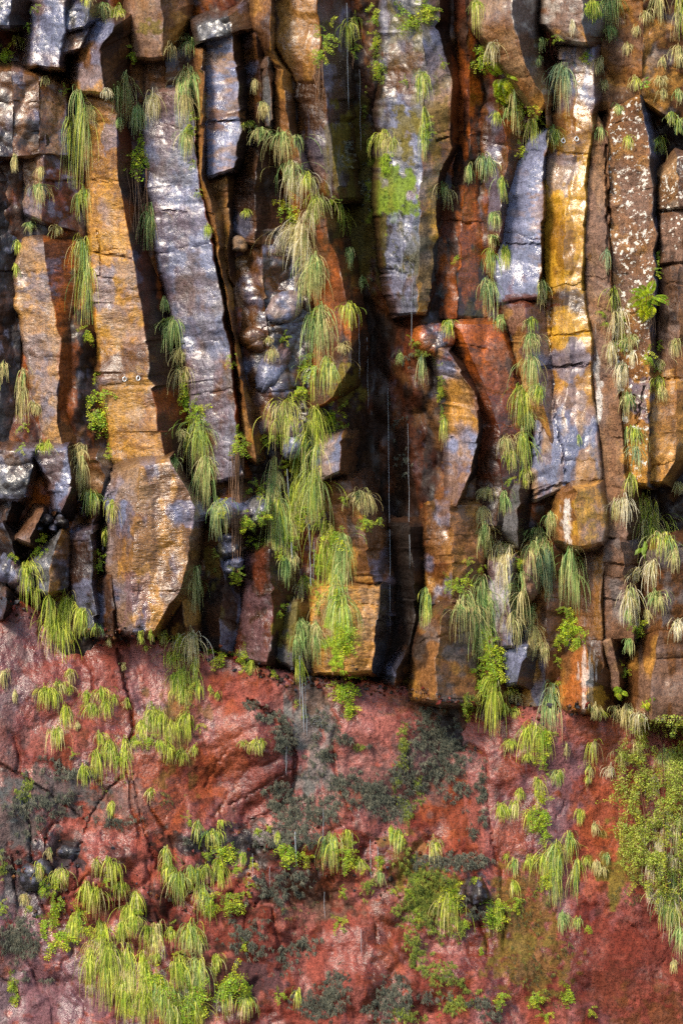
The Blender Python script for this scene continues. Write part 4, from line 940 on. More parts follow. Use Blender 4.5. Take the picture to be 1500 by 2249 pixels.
for (x, y, rx, ry, lb) in [(100, 1142, 16, 12, 'left one of the wet pebbles heaped behind the leaning slab'), (136, 1144, 19, 14, 'largest wet pebble heaped behind the leaning slab'),
                           (117, 1160, 12, 10, 'lowest wet pebble heaped behind the leaning slab'), (84, 1158, 11, 9, 'small pebble at the top of the leaning slab')]:
    boulder('stone', 'stone', lb, x, y, rx, ry, .42, .14, SMALL, 0.2, group='wet pebbles', irr=.5)
for (x, y, rx, ry, c, lb) in [(60, 1225, 26, 30, 'blue', 'blue-grey stone at the left edge beside the broken block'),
                           (25, 1250, 34, 40, 'blue', 'rough blue stone at the far left above the red bank'), (1040, 1965, 30, 40, 'black', 'blue-black crusty stone in the hollow of the red bank'), (440, 1255, 22, 22, 'pinkb', 'small grey stone beside the bronze boulder with grass over it'), (90, 1925, 40, 40, 'dgrey', 'black crusty stone in the red bank at lower left'), (150, 1885, 30, 30, 'dgrey', 'glossy blue-black stone beside the red lump at lower left')]:
    sd = float(surf(x, y))
    boulder('stone', 'stone', lb, x, y, rx, ry, sd - 0.08, .13, F(c, [('blue', .5, 12, 1, .6), BR, BK], .42, chip=.16), 0.3, back=sd - .5, irr=.5)
# hooked scar of water-worn rings is metal: two pairs of small rings
RING = None
# ------------------------------------------------------------------ grass tufts
GCOL = dict(
    g=[(0.13, 0.26, 0.07), (0.25, 0.41, 0.11), (0.40, 0.54, 0.16), (0.58, 0.60, 0.22)],
    b=[(0.11, 0.23, 0.11), (0.20, 0.33, 0.17), (0.34, 0.45, 0.23), (0.50, 0.53, 0.26)],
    y=[(0.34, 0.43, 0.03), (0.54, 0.61, 0.05), (0.68, 0.68, 0.11), (0.21, 0.33, 0.03)],
    s=[(0.54, 0.45, 0.18), (0.68, 0.60, 0.28), (0.40, 0.31, 0.12), (0.55, 0.55, 0.19)],
    w=[(0.80, 0.73, 0.50), (0.70, 0.61, 0.38), (0.82, 0.76, 0.56), (0.56, 0.48, 0.26)])
WORD = dict(g='green', b='blue-green', y='yellow-green', s='straw-coloured', w='bleached pale')
TUFT_N = [0]


def blades(x, y, w, L, keys, n, rs, wide=1.5):
    """n blades springing from a few neighbouring bases, arching out and hanging down the rock"""
    S = 8
    s = np.linspace(0, 1, S)[None, :]
    nb = 1 + int(L / 45) + int(w / 45)
    bxs = x + rs.normal(0, 0.17 * w, nb); bys = y + np.sort(rs.random(nb) ** 1.3) * L * (0.42 if L > 85 else 0.2); bys[0] = y; bxs[0] = x
    blen = rs.uniform(.5, 1.0, nb); lean = rs.normal(0, .28, nb); stiff = rs.uniform(1.15, 1.9, nb)
    pick = rs.integers(0, nb, n)
    col1 = lambda v: v[:, None]
    ang = col1(np.clip(rs.normal(math.pi / 2, 0.95, n), -.1, math.pi + .1))
    bx = col1(bxs[pick] + rs.normal(0, w * 0.06, n)); by = col1(bys[pick] + rs.normal(0, 2.5, n))
    reach = w * 0.5 * col1(0.12 + 1.05 * rs.random(n) ** 1.6) * np.where(col1(rs.random(n)) < 0.10, 1.6, 1.0)
    Lb = np.minimum(L * col1(blen[pick] * rs.uniform(.12, 1.0, n) ** .75) * 1.1, y + L * 1.1 - by)
    Lb = np.maximum(Lb, 7)
    stray = col1(rs.random(n)) < 0.09
    Lb = np.where(stray, Lb * .35, Lb); reach = np.where(stray, reach * 1.35, reach)
    lift = np.minimum(0.34 * w, 0.28 * L) * col1(rs.random(n)) * np.where(stray, 2.2, 1.15)
    ease = 1 - (1 - s) ** col1(rs.uniform(1.5, 2.6, n))
    px = bx + (np.cos(ang) + col1(lean[pick])) * reach * ease + col1(rs.normal(0, 0.05 * L ** .9, n)) * s ** 2 + np.sin(s * col1(rs.uniform(2, 5, n)) + col1(rs.random(n) * 6)) * 1.3 * s
    py = by - lift * 3.0 * s * (1 - s) * np.exp(-1.2 * s) * 1.3 + Lb * s ** col1(stiff[pick])
    base_d = surf(bx, by)
    dd = base_d + 0.008 + (np.clip(np.sin(ang), .1, 1) * reach * ease * (1 - 0.45 * s)) * M_PX * .8 + 0.012 * s
    dd = np.maximum(dd, np.minimum(surf(px, py) + 0.010 + 0.03 * col1(rs.random(n)), dd + 0.3))
    P = W(px, py, dd)
    wd = M_PX * wide * col1(0.5 + 0.8 * rs.random(n)) * (1.0 - 0.80 * s ** 1.6)
    tw = col1(rs.uniform(-0.75, 0.35, n)) + 0 * s
    side = np.stack((np.cos(tw), np.sin(tw), 0 * tw), -1)
    A = P - side * wd[..., None] * 0.5; B = P + side * wd[..., None] * 0.5
    V = np.stack((A, B), 2).reshape(n * S * 2, 3)
    i = np.arange(n)[:, None] * S * 2 + np.arange(S - 1)[None] * 2
    Fq = np.stack((i, i + 1, i + 3, i + 2), -1).reshape(-1, 4)
    k = rs.integers(0, len(keys), n)
    pal = np.array([GCOL[keys[j]][rs.integers(0, 4)] for j in k])
    pal = pal * (0.7 + 0.6 * rs.random(n)[:, None])
    c = pal[:, None, :] * (0.9 + 0.2 * s[..., None])
    tip = np.clip(s[..., None] - 0.65, 0, 1) / 0.35 * (rs.random(n)[:, None, None] < 0.55)
    c = c * (1 - 0.5 * tip) + np.array((0.50, 0.42, 0.16)) * 0.5 * tip
    root = np.clip(0.22 - s[..., None], 0, 1) / .22
    c = c * (1 - .45 * root) + np.array((0.30, 0.22, 0.10)) * .45 * root
    c = np.repeat(c[:, :, None, :], 2, 2).reshape(-1, 3)
    return V, Fq, c


def tuft(x, y, w, L, keys, label, group):
    TUFT_N[0] += 1
    rs = np.random.default_rng(1000 + TUFT_N[0])
    w = w * rs.uniform(.8, 1.25); L = L * rs.uniform(.88, 1.12)
    live = [k for k in keys if k in 'gby']; dry = [k for k in keys if k in 'sw']
    n = int((20 + w * 0.95 + L * 0.52) * rs.uniform(.7, 1.3))
    nd = int(n * len(dry) / max(1, len(keys)))
    nd = max(nd, int(0.14 * n)); ng = n - nd
    org = W(x, y, surf(x, y))
    o = bpy.data.objects.new('grass_tuft', None); COL.objects.link(o); o.location = org; o.empty_display_size = 0.05
    if live:
        V, Fq, c = blades(x, y, w, L, live, ng, rs)
        link('green_blades', mesh_np('green_blades', V - org, Fq, 'grass', c), o)
        V, Fq, c = blades(x, y + 3, w * 0.9, L * 1.02, dry or ['s'], nd, rs)
        link('dry_blades', mesh_np('dry_blades', V - org, Fq, 'grass', c), o)
    else:
        V, Fq, c = blades(x, y, w, L, dry, nd, rs)
        link('dry_blades', mesh_np('dry_blades', V - org, Fq, 'grass', c), o)
        V, Fq, c = blades(x, y, w * .6, L * .5, ['g'], max(5, nd // 8), rs)
        link('green_blades', mesh_np('green_blades', V - org, Fq, 'grass', c), o)
    tag(o, label, 'grass tuft', group)
    return o


# ------------------------------------------------------------------ ferns
def frond_mesh(name, kind, rs, base=None):
    """unit frond along +X, arching towards -Z; leaflets either side"""
    V = []; Fc = []; C = []
    n = 10 if kind == 'lace' else 15
    base = np.array((0.40, 0.52, 0.022)) if base is None else np.array(base); tone = (np.array((1, 1, 1.)), np.array((.55, .75, 1.)), np.array((1.15, 1.05, 1.)), np.array((.75, .85, 1.)))[rs.integers(0, 4)]

    def quad(a, b, c_, d_, col):
        k = len(V); V.extend((a, b, c_, d_)); Fc.append((k, k + 1, k + 2, k + 3)); C.extend([col] * 4)
    pts = []
    cur = rs.uniform(0.15, 0.6); sway = rs.uniform(-.25, .25)
    for i in range(n + 1):
        t = i / n
        pts.append(np.array((t * (1 - 0.15 * cur * t), sway * t * t, 0.28 * t - (0.28 + cur) * t * t)))
    for a, b in zip(pts[:-1], pts[1:]):
        wv = np.array((0, 0.012, 0))
        quad(a - wv, a + wv, b + wv, b - wv, np.array((0.16, 0.16, 0.03)))
    for i in range(1, n + 1):
        t = i / n
        p = pts[i]
        ln = (0.30 * math.sin(math.pi * min(1, 0.18 + 0.80 * t)) + 0.05) if kind == 'feather' else rs.uniform(0.13, 0.20)
        for sd in (-1, 1):
            col = base * tone * rs.uniform(0.6, 1.3) + np.array((0.09 * rs.random(), 0.03 * rs.random(), 0))
            if rs.random() < .04: col = np.array((0.30, 0.16, 0.04))
            if kind == 'lace':
                # a little stalk carrying two or three rounded fan leaflets
                m = rs.integers(1, 3)
                for q in range(m):
                    cen = p + np.array((0.03 + 0.02 * q, sd * (0.07 + 0.10 * q), rs.uniform(-.05, .06)))
                    r = ln * rs.uniform(0.24, 0.42)
                    a0 = rs.uniform(-0.5, 0.5) + sd * 0.9
                    ux = np.array((math.cos(a0), math.sin(a0), rs.uniform(-.5, .5))) * r; uy = np.array((-math.sin(a0), math.cos(a0), rs.uniform(-.5, .5))) * r * 0.9
                    quad(cen - ux, cen + uy * 0.9 + ux * .2, cen + ux, cen - uy * 0.9 + ux * .2, col * rs.uniform(.85, 1.15))
            else:
                tip = p + np.array((ln * 0.45, sd * ln, -0.10 * ln))
                mid = p + np.array((ln * 0.40, sd * ln * .45, 0.02)); mid2 = p + np.array((-0.02 + ln * .05, sd * ln * .55, 0.0))
                quad(p, mid, tip, mid2, col)
    V = np.array(V); Fc = np.array(Fc)
    me = bpy.data.meshes.new(name)
    MATN = MAT['fern']
    return mesh_np(name, V, Fc, 'fern', np.array(C), smooth_shade=False)


_rs = np.random.default_rng(55)
FROND = {k: [frond_mesh('frond', k, _rs) for _ in range(8)] for k in ('lace', 'feather')}
FROND['sprig'] = [frond_mesh('sprig', 'lace', _rs, (0.38, 0.45, 0.05)) for _ in range(8)]
FERN_N = [0]
_th = np.linspace(0, 2 * math.pi, 7, endpoint=False); _rv = []; _rf = []
for _i, (_z, _r) in enumerate(((-1, .3), (-.4, .9), (.3, 1.0), (.9, .4))):
    for _j, _t in enumerate(_th):
        _q = _r * (1 + .3 * math.sin(_j * 2.3 + _i * 1.7)); _rv.append((_q * math.cos(_t), _q * math.sin(_t), _z))
        if _i: _rf.append(((_i - 1) * 7 + _j, (_i - 1) * 7 + (_j + 1) % 7, _i * 7 + (_j + 1) % 7, _i * 7 + _j))
ROOTSTOCK = mesh_np('rootstock', np.array(_rv), np.array(_rf), 'root', np.tile((0.07, 0.035, 0.015), (28, 1)))


def strand(x0, y0, x1, y1, rad, rs, col, d_off=0.03, name='root_strand', parent=None, org=None):
    S = max(5, int(abs(y1 - y0) / 14))
    s = np.linspace(0, 1, S)
    px = x0 + (x1 - x0) * s + np.sin(s * rs.uniform(3, 9) + rs.uniform(0, 6)) * rs.uniform(1, 4) * np.minimum(s * 3, 1)
    py = y0 + (y1 - y0) * s
    d = np.maximum(surf(px, py), surf(px, py).mean() - 0.1) + d_off + rs.uniform(0, .03)
    d = np.convolve(np.pad(d, 2, 'edge'), np.ones(5) / 5, 'valid')
    P = W(px, py, d)
    a = np.array([0, 2.1, 4.2]); off = np.stack((np.cos(a), np.sin(a), 0 * a), -1)
    r = rad * M_PX * (1 - 0.6 * s)
    V = (P[:, None, :] + off[None] * r[:, None, None]).reshape(-1, 3)
    i = (np.arange(S - 1) * 3)[:, None]; j = np.arange(3)[None]
    Fq = np.stack((i + j, i + (j + 1) % 3, i + 3 + (j + 1) % 3, i + 3 + j), -1).reshape(-1, 4)
    me = mesh_np(name, V - (org if org is not None else 0), Fq, 'root', np.tile(col, (len(V), 1)))
    return link(name, me, parent)


def fern(x, y, w, h, label, group, kind='lace', roots=0, rootlen=0):
    """centre x, top y, width and height in photo pixels"""
    FERN_N[0] += 1
    rs = np.random.default_rng(5000 + FERN_N[0])
    org = W(x, y, surf(x, y) + 0.01)
    o = bpy.data.objects.new('fern_plant', None); COL.objects.link(o); o.location = org
    o.empty_display_size = 0.05
    n = int(np.clip(w * h / 130.0 + 4, 4, 18))
    unit = float(np.clip(0.68 * math.sqrt(w * h), 15, 46))
    for k in range(n):
        bx = x + rs.normal(0, 0.16) * w
        by = y + h * (rs.random() * 0.62)
        ln = unit * rs.uniform(0.7, 1.15) * M_PX
        frac = (by - y) / max(h, 1)
        ang = rs.uniform(-math.pi * 0.95, math.pi * 0.15) if frac > .12 else rs.uniform(-math.pi, math.pi)   # in the wall plane; 0 = right, -pi/2 = down
        dirv = np.array((math.cos(ang), 0, math.sin(ang)))
        if frac > .25 and rs.random() < .55:
            dirv = np.array((rs.normal(0, .45), 0, -1.0)); dirv /= np.linalg.norm(dirv)
        outw = np.array((0, -1.0, 0))
        lean = rs.uniform(0.25, 0.75)
        X = dirv * math.cos(lean) + outw * math.sin(lean)
        Z = outw * math.cos(lean) - dirv * math.sin(lean)
        Z = Z + np.array((rs.normal(0, .25), 0, .35 + rs.normal(0, .2)))
        Z = Z - X * np.dot(Z, X); Z /= np.linalg.norm(Z)
        Y = np.cross(Z, X)
        pos = W(bx, by, surf(bx, by) + 0.012 + 0.02 * rs.random()) - org
        f = bpy.data.objects.new('frond', FROND[kind][rs.integers(0, 8)])
        COL.objects.link(f); f.parent = o
        M = Matrix(((X[0], Y[0], Z[0]), (X[1], Y[1], Z[1]), (X[2], Y[2], Z[2])))
        f.rotation_mode = 'QUATERNION'
        f.rotation_quaternion = M.to_quaternion(); f.location = pos; f.scale = (ln, ln, ln)
    rk = bpy.data.objects.new('rootstock', ROOTSTOCK); COL.objects.link(rk); rk.parent = o
    rk.location = W(x, y + h * .25, surf(x, y + h * .25)) - org; sz = M_PX * unit * .14; rk.scale = (sz, sz, sz * 1.6); rk.rotation_euler = (rs.random(), rs.random(), rs.random() * 6)
    for k in range(roots):
        strand(x + rs.normal(0, .18) * w, y + h * 0.6, x + rs.normal(0, .16) * w, y + h * .6 + rootlen * rs.uniform(.5, 1), rs.uniform(.7, 1.7), rs,
               np.array((0.20, 0.11, 0.06)) * rs.uniform(.6, 1.7), parent=o, org=org)
    tag(o, label, 'fern', group)
    return o


ORD = ['topmost', 'second', 'third', 'fourth', 'fifth', 'sixth', 'seventh', 'eighth', 'ninth', 'tenth', 'eleventh', 'twelfth', 'thirteenth', 'fourteenth', 'fifteenth', 'sixteenth']


def ordinal(i, n):
    if i == 0: return 'topmost'
    if i == n - 1: return 'lowest'
    return ORD[i] + ' down'


# each line of plants: where it grows, then tufts (x, y, width, length, colours) and ferns ('f', x, y, width, height[, kind, roots, root length])
LINES = [
    ('on the top-left blocks', [(190, -4, 30, 34, 'ys'), (225, 8, 30, 42, 'gs'), (258, 16, 50, 52, 'ys'), (35, 78, 42, 28, 'sy'), (102, 170, 26, 16, 's'),
                                ('f', 10, 100, 36, 45), ('f', 75, 10, 12, 20), ('f', 64, 48, 10, 20)]),
    ('left of the tall ochre column', [(172, 198, 56, 192, 'ggy'), (200, 234, 28, 42, 's'), (186, 416, 40, 78, 'gy'), (178, 528, 56, 175, 'ggy'),
                                       ('f', 145, 190, 14, 20), ('f', 186, 412, 22, 40), ('f', 191, 712, 20, 50), ('f', 207, 815, 12, 40), ('f', 214, 850, 40, 115), ('f', 234, 978, 24, 34)]),
    ('above the head of the blue-grey column', [(278, 162, 52, 98, 'gs'), (234, 198, 26, 32, 'w'), (302, 232, 36, 72, 'gb'), (336, 206, 46, 66, 'ws'), (262, 262, 26, 32, 'g'), (412, 82, 40, 52, 'gs'), (376, 102, 28, 40, 's'),
                                                ('f', 292, 100, 24, 38)]),
    ('on the right edge of the blue-grey column', [(413, 152, 52, 122, 'gs'), (408, 288, 42, 68, 'gs'), (456, 498, 26, 32, 'y'), ('f', 416, 262, 24, 46), ('f', 424, 345, 10, 30), ('f', 432, 412, 14, 18), ('f', 507, 775, 16, 36)]),
    ('beside the head of the blue-grey column', [(328, 448, 32, 98, 'g'), ('f', 303, 322, 72, 78, 'lace', 14, 185)]),
    ('on the short far-left column stub', [(33, 342, 20, 38, 's'), (90, 368, 30, 30, 's'), (86, 406, 50, 42, 'sg'), (125, 498, 28, 26, 's'), (64, 492, 32, 26, 'g')]),
    ('on the pale tan column at far left', [(40, 532, 26, 32, 'y'), (33, 582, 22, 26, 'y'), (5, 798, 18, 56, 's'), (50, 812, 22, 100, 's'), (70, 886, 32, 52, 's'), ('f', 50, 918, 16, 36), ('f', 45, 970, 24, 30)]),
    ('in the crack right of the tall ochre column', [(360, 656, 16, 32, 'g'), (372, 702, 40, 90, 'g'), (397, 772, 36, 30, 's'), (393, 812, 42, 62, 's'), (395, 948, 32, 28, 's'), (432, 926, 78, 112, 'gy'), (450, 1006, 66, 112, 'gs'), (386, 1008, 26, 42, 'g'),
                                                     ('f', 368, 692, 20, 22), ('f', 398, 845, 46, 60), ('f', 425, 890, 40, 50)]),
    ('above the black hollow at lower left', [(106, 972, 38, 26, 'y'), (182, 982, 42, 40, 's'), (176, 1004, 26, 82, 's')]),
    ('at the left side of the bronze boulder', [(198, 1082, 46, 62, 'gy'), (246, 1102, 40, 56, 'sy'), (231, 1162, 18, 38, 'y'), ('f', 90, 1190, 30, 40), ('f', 28, 1212, 18, 16), ('f', 220, 1216, 22, 42)]),
    ('hanging over the red bank at far left', [(58, 1236, 36, 108, 'y'), (80, 1296, 30, 42, 'y'), (106, 1312, 46, 92, 'y'), (146, 1314, 50, 100, 'y'), (176, 1338, 36, 62, 'y'), (130, 1366, 70, 88, 'y'), (213, 1376, 32, 34, 'yg'), (238, 1406, 16, 26, 's')]),
    ('on the right side of the bronze boulder', [(432, 1248, 42, 84, 'gs'), (480, 1106, 36, 80, 'gb'), ('f', 490, 1108, 22, 30)]),
    ('high in the long central grass stream', [(620, 296, 68, 76, 'gs'), (642, 362, 78, 92, 'gsw'), (676, 382, 38, 48, 'y'), (702, 432, 62, 70, 'sy'), (746, 450, 28, 70, 'y'), (684, 466, 74, 96, 'sw'), (668, 515, 56, 105, 'sw'), (688, 566, 68, 126, 'sg'),
                                                            ('f', 636, 440, 46, 62), ('f', 728, 430, 20, 24)]),
    ('in the middle of the long central grass stream', [(702, 676, 72, 124, 'ggs'), (766, 666, 38, 52, 'y'), (716, 786, 68, 86, 'yg'), (626, 886, 88, 92, 'sy'), (690, 898, 56, 92, 'y'), (752, 760, 30, 30, 's'), (680, 948, 60, 112, 'yg'), (602, 1004, 46, 190, 'sg'), (664, 998, 48, 105, 'sy'), (692, 1036, 70, 112, 'gy'),
                                                        ('f', 692, 676, 42, 22), ('f', 678, 782, 36, 40), ('f', 662, 832, 34, 50), ('f', 730, 893, 26, 84), ('f', 590, 955, 36, 28), ('f', 627, 955, 16, 22)]),
    ('low in the long central grass stream', [(612, 1096, 60, 150, 'yg'), (650, 1056, 40, 122, 'sy'), (716, 1150, 60, 150, 'y'), (752, 1176, 46, 150, 'g'), (735, 1286, 62, 112, 'yg'), (640, 1216, 40, 92, 'sg'), (664, 1268, 26, 80, 'ys'), (660, 1366, 32, 84, 'g'), (692, 1368, 46, 82, 'gs'), (662, 1450, 24, 60, 'y'),
                                                            ('f', 636, 1012, 30, 36), ('f', 655, 1110, 26, 60), ('f', 728, 1158, 70, 40), ('f', 612, 1190, 16, 50), ('f', 735, 1270, 40, 50), ('f', 694, 1290, 14, 14), ('f', 758, 1385, 40, 50), ('f', 695, 1320, 14, 40), ('f', 752, 1480, 46, 62), ('f', 765, 1530, 34, 46), ('f', 615, 1330, 14, 40)]),
    ('in the ferny hollow right of the root bundle', [('f', 520, 952, 44, 44, 'lace', 22, 290), ('f', 568, 1068, 36, 40), ('f', 545, 1120, 26, 50), ('f', 570, 1180, 46, 36), ('f', 522, 1250, 28, 34), ('f', 575, 1128, 30, 30)]),
    ('on the dark column right of the short blue slab', [(558, 176, 18, 40, 's'), (576, 230, 22, 52, 's'), (546, 270, 32, 16, 'y'), (572, 282, 46, 34, 'sg'), (540, 462, 24, 20, 'y')]),
    ('in the dark jumble left of the grass stream', [(590, 745, 24, 20, 's'), (594, 770, 34, 40, 's'), ('f', 628, 736, 18, 18)]),
    ('on the wet brown face at the top centre', [(778, 40, 40, 72, 'ys'), ('f', 716, 60, 24, 62, 'lace', 4, 60), ('f', 700, 105, 36, 42, 'lace', 8, 150), ('f', 775, 88, 20, 40, 'lace', 3, 50)]),
    ('beside the mossy light blue column', [(846, 292, 40, 66, 'ys'), (926, 160, 40, 84, 'yg'), (932, 236, 30, 110, 'yg'), (976, 408, 36, 54, 'sg'), ('f', 822, 5, 24, 60), ('f', 824, 70, 22, 60), ('f', 830, 130, 32, 46), ('f', 905, 24, 56, 52), ('f', 940, 0, 30, 60), ('f', 893, 172, 22, 20), ('f', 972, 130, 18, 18), ('f', 936, 262, 18, 50)]),
    ('in the dark wet chute below the centre', [(770, 542, 20, 56, 'g'), (795, 608, 14, 38, 'g'), (928, 782, 24, 70, 'gb'), (880, 778, 18, 26, 'g'), (975, 918, 18, 84, 'yg'), (986, 706, 34, 44, 'yg'), ('f', 907, 742, 18, 28), ('f', 962, 846, 20, 36), ('f', 973, 905, 14, 30)]),
    ('below the pale blue-tan block', [(790, 1082, 52, 54, 's'), (833, 1142, 22, 18, 'y'), (935, 1292, 22, 84, 'yg'), ('f', 802, 1130, 34, 34), ('f', 755, 1090, 12, 12)]),
    ('around the hanging block, upper right', [(1042, 4, 42, 84, 'sy'), (1082, 96, 28, 66, 'ws'), (1128, 196, 30, 84, 'gs'), (1168, 262, 58, 66, 'gy'), (1090, 250, 28, 28, 'y'), ('f', 1056, 104, 44, 56), ('f', 1106, 160, 62, 60, 'feather'), ('f', 1118, 190, 50, 50, 'feather'), ('f', 1156, 226, 44, 34), ('f', 1185, 252, 30, 26)]),
    ('in the gap between the two overhanging blocks', [(1186, 88, 24, 34, 'g'), (1186, 126, 14, 20, 'g'), (1234, 140, 38, 100, 'b'), (1214, 280, 28, 52, 'yg'), ('f', 1285, 112, 26, 32), ('f', 1221, 74, 20, 24)]),
    ('on the square overhanging block at the top', [(1300, 6, 44, 44, 'y'), (1256, 44, 14, 32, 'w'), (1346, -10, 40, 92, 'g'), (1338, 60, 28, 30, 'g')]),
    ('on the rough ground in the top right corner', [(1442, -10, 32, 70, 's'), (1490, -10, 36, 80, 'sy'), (1490, 104, 40, 56, 's'), (1396, 172, 48, 38, 'sy'), (1450, 172, 36, 34, 's'), (1456, 200, 24, 30, 's'), (1320, 130, 22, 34, 's'), (1330, 180, 24, 30, 's'), (1378, 98, 30, 30, 's'), (1418, 28, 30, 30, 's'), (1455, 130, 28, 32, 's'), (1492, 200, 28, 40, 'g'), (1475, 250, 28, 30, 'yg'), (1452, 305, 30, 50, 'yg'), (1490, 262, 30, 36, 'yg')]),
    ('near the heads of the lichened columns', [(1357, 232, 22, 22, 'g'), (1380, 302, 26, 32, 'ys'), (1320, 280, 22, 38, 'g'), (1400, 60, 24, 26, 's')]),
    ('on the left edge of the smooth blue column', [(1060, 348, 34, 54, 'gb'), (1030, 366, 26, 40, 'g'), (1104, 392, 22, 50, 'yg'), (1084, 470, 28, 44, 'g'), (1080, 520, 30, 38, 'gs'), (1079, 548, 40, 72, 'gy'), (1112, 543, 28, 54, 'y'), (1070, 614, 42, 88, 'gb'), (1190, 616, 22, 62, 'sg'), ('f', 1142, 315, 22, 34), ('f', 1002, 558, 16, 18)]),
    ('down the mottled column foot left of the blue slab', [(1100, 696, 28, 40, 'g'), (1168, 702, 40, 36, 'gy'), (1172, 736, 44, 46, 'gs'), (1165, 782, 42, 78, 'gs'), (1143, 852, 44, 80, 'y'), (1178, 846, 38, 44, 'yg'), (1160, 908, 28, 66, 'g')]),
    ('just left of the broad blue slab', [(1110, 966, 38, 40, 's'), (1148, 950, 46, 108, 'yg'), (1128, 992, 36, 62, 'ys'), (1156, 1036, 32, 40, 'sy'), (1070, 1074, 44, 36, 's'), (1106, 1082, 26, 52, 'g'), (1060, 1118, 40, 40, 's'), (1066, 1156, 38, 62, 'gs'), ('f', 1120, 1048, 32, 16)]),
    ('in the thick grass below the slim upright stone', [(1096, 1196, 50, 74, 'sw'), (1118, 1200, 40, 80, 'sw'), (1180, 1166, 60, 94, 'sg'), (1208, 1128, 34, 60, 'gs'), (1198, 1200, 30, 120, 'b'), (1142, 1262, 50, 96, 'gs'), (1060, 1270, 42, 150, 'g'), (1020, 1304, 48, 100, 'gs'), (1048, 1330, 58, 112, 'gs'), (1128, 1348, 52, 80, 's'), (1165, 1376, 40, 60, 's'), (1190, 1416, 26, 66, 's'), (1166, 1334, 30, 50, 'g'),
                                                         ('f', 1008, 1268, 44, 30), ('f', 984, 1272, 30, 26), ('f', 1138, 1214, 26, 44), ('f', 1030, 1225, 16, 18), ('f', 1058, 1238, 22, 18)]),
    ('in front of the brown shaded rock wall', [(1254, 1206, 42, 140, 'g'), ('f', 1240, 1330, 30, 24), ('f', 1250, 1345, 46, 60), ('f', 1270, 1390, 34, 50), ('f', 1225, 1395, 24, 36), ('f', 1222, 1440, 12, 40)]),
    ('dropping onto the red bank, lower right', [(1086, 1488, 46, 116, 'y'), (1120, 1516, 44, 34, 'ys'), (1213, 1508, 46, 112, 'gb'), (1110, 1552, 40, 26, 'y'), (1130, 1562, 30, 30, 'y'), ('f', 1076, 1400, 50, 50), ('f', 1088, 1440, 50, 60), ('f', 1052, 1470, 28, 60), ('f', 1222, 1500, 20, 24), ('f', 1028, 1545, 34, 34)]),
    ('down the lichened column', [(1333, 548, 20, 56, 'b'), (1350, 634, 30, 52, 'ys'), (1362, 684, 54, 84, 'sw'), (1344, 756, 38, 62, 'sw'), (1390, 740, 40, 40, 'gs'), (1366, 802, 40, 66, 'w'), (1388, 775, 22, 40, 'w'), (1376, 866, 30, 60, 'sg'), (1390, 940, 42, 50, 'gy'), (1396, 986, 38, 56, 'b'), (1270, 956, 12, 28, 'g'), ('f', 1320, 680, 24, 14), ('f', 1330, 698, 16, 24)]),
    ('on the brown and ochre column at the right edge', [(1446, 794, 32, 42, 's'), (1448, 832, 30, 40, 'sy'), (1452, 858, 34, 42, 's'), (1482, 752, 38, 40, 's'), ('f', 1426, 646, 60, 56, 'feather', 6, 60), ('f', 1444, 550, 10, 40), ('f', 1442, 590, 12, 30), ('f', 1425, 770, 32, 32), ('f', 1450, 752, 22, 20), ('f', 1448, 802, 16, 14)]),
    ('below the rounded foot of the right-edge column', [(1388, 1046, 30, 54, 'ys'), (1370, 1098, 44, 80, 'w'), (1416, 1090, 62, 66, 'ys'), (1432, 1130, 66, 100, 'ys'), (1456, 1172, 58, 82, 'ysg'), (1482, 1210, 32, 50, 's'), (1350, 1104, 30, 40, 's'), (1492, 1066, 34, 36, 's')]),
    ('on the grey-brown jointed column, lower right', [(1432, 1236, 56, 86, 'sw'), (1400, 1250, 32, 44, 'sw'), (1384, 1296, 46, 88, 'sw'), (1442, 1306, 42, 54, 'sg'), (1418, 1342, 22, 36, 's'), (1385, 1408, 26, 44, 'g'), (1486, 1366, 34, 60, 'w'), (1380, 1340, 20, 30, 'g'), ('f', 1398, 1360, 26, 40), ('f', 1376, 1462, 18, 24)]),
    ('along the foot of the big smooth brown boulder', [(1350, 1556, 44, 42, 's'), (1374, 1554, 46, 58, 's'), (1404, 1570, 44, 44, 'sw'), (1305, 1556, 36, 40, 's'), (1320, 1566, 30, 30, 'sy'), ('f', 1362, 1510, 22, 30, 'feather'), ('f', 1420, 1540, 26, 20, 'feather', 2, 40)]),
    ('along the red bank under the bronze boulder', [(308, 1392, 18, 26, 'y'), (331, 1390, 22, 32, 'y'), (358, 1394, 26, 30, 'ys'), (394, 1402, 50, 62, 'ys'), (426, 1396, 52, 74, 'ws'), (552, 1456, 30, 26, 'y'), ('f', 480, 1430, 50, 30), ('f', 540, 1436, 32, 46), ('f', 600, 1465, 40, 18)]),
    ('in the patch below the palest red-bank tuft', [(384, 1438, 46, 54, 'y'), (428, 1446, 36, 70, 'y'), (398, 1476, 46, 62, 'y'), (380, 1486, 34, 42, 'y'), (402, 1514, 52, 50, 'y'), (434, 1500, 26, 56, 'y'), (478, 1524, 18, 18, 'y'), (462, 1510, 12, 20, 'y'), (272, 1460, 14, 20, 's')]),
    ('on the red bank below the longest left grass', [(155, 1474, 38, 28, 'ys'), (128, 1500, 38, 26, 'ys'), (98, 1516, 46, 44, 'y'), (118, 1522, 30, 40, 'y'), (154, 1510, 20, 24, 'y'), (142, 1552, 32, 58, 'y'), (8, 1478, 20, 44, 's'), (32, 1520, 14, 38, 's'), (170, 1590, 14, 20, 's')]),
    ('in the rounded clump left of the red bank groove', [(190, 1522, 32, 34, 'y'), (222, 1518, 42, 46, 'y'), (202, 1548, 40, 32, 'y'), (232, 1542, 36, 42, 'y'), (251, 1530, 16, 28, 'y'), (277, 1536, 18, 28, 'ys'), (128, 1600, 32, 48, 'ys')]),
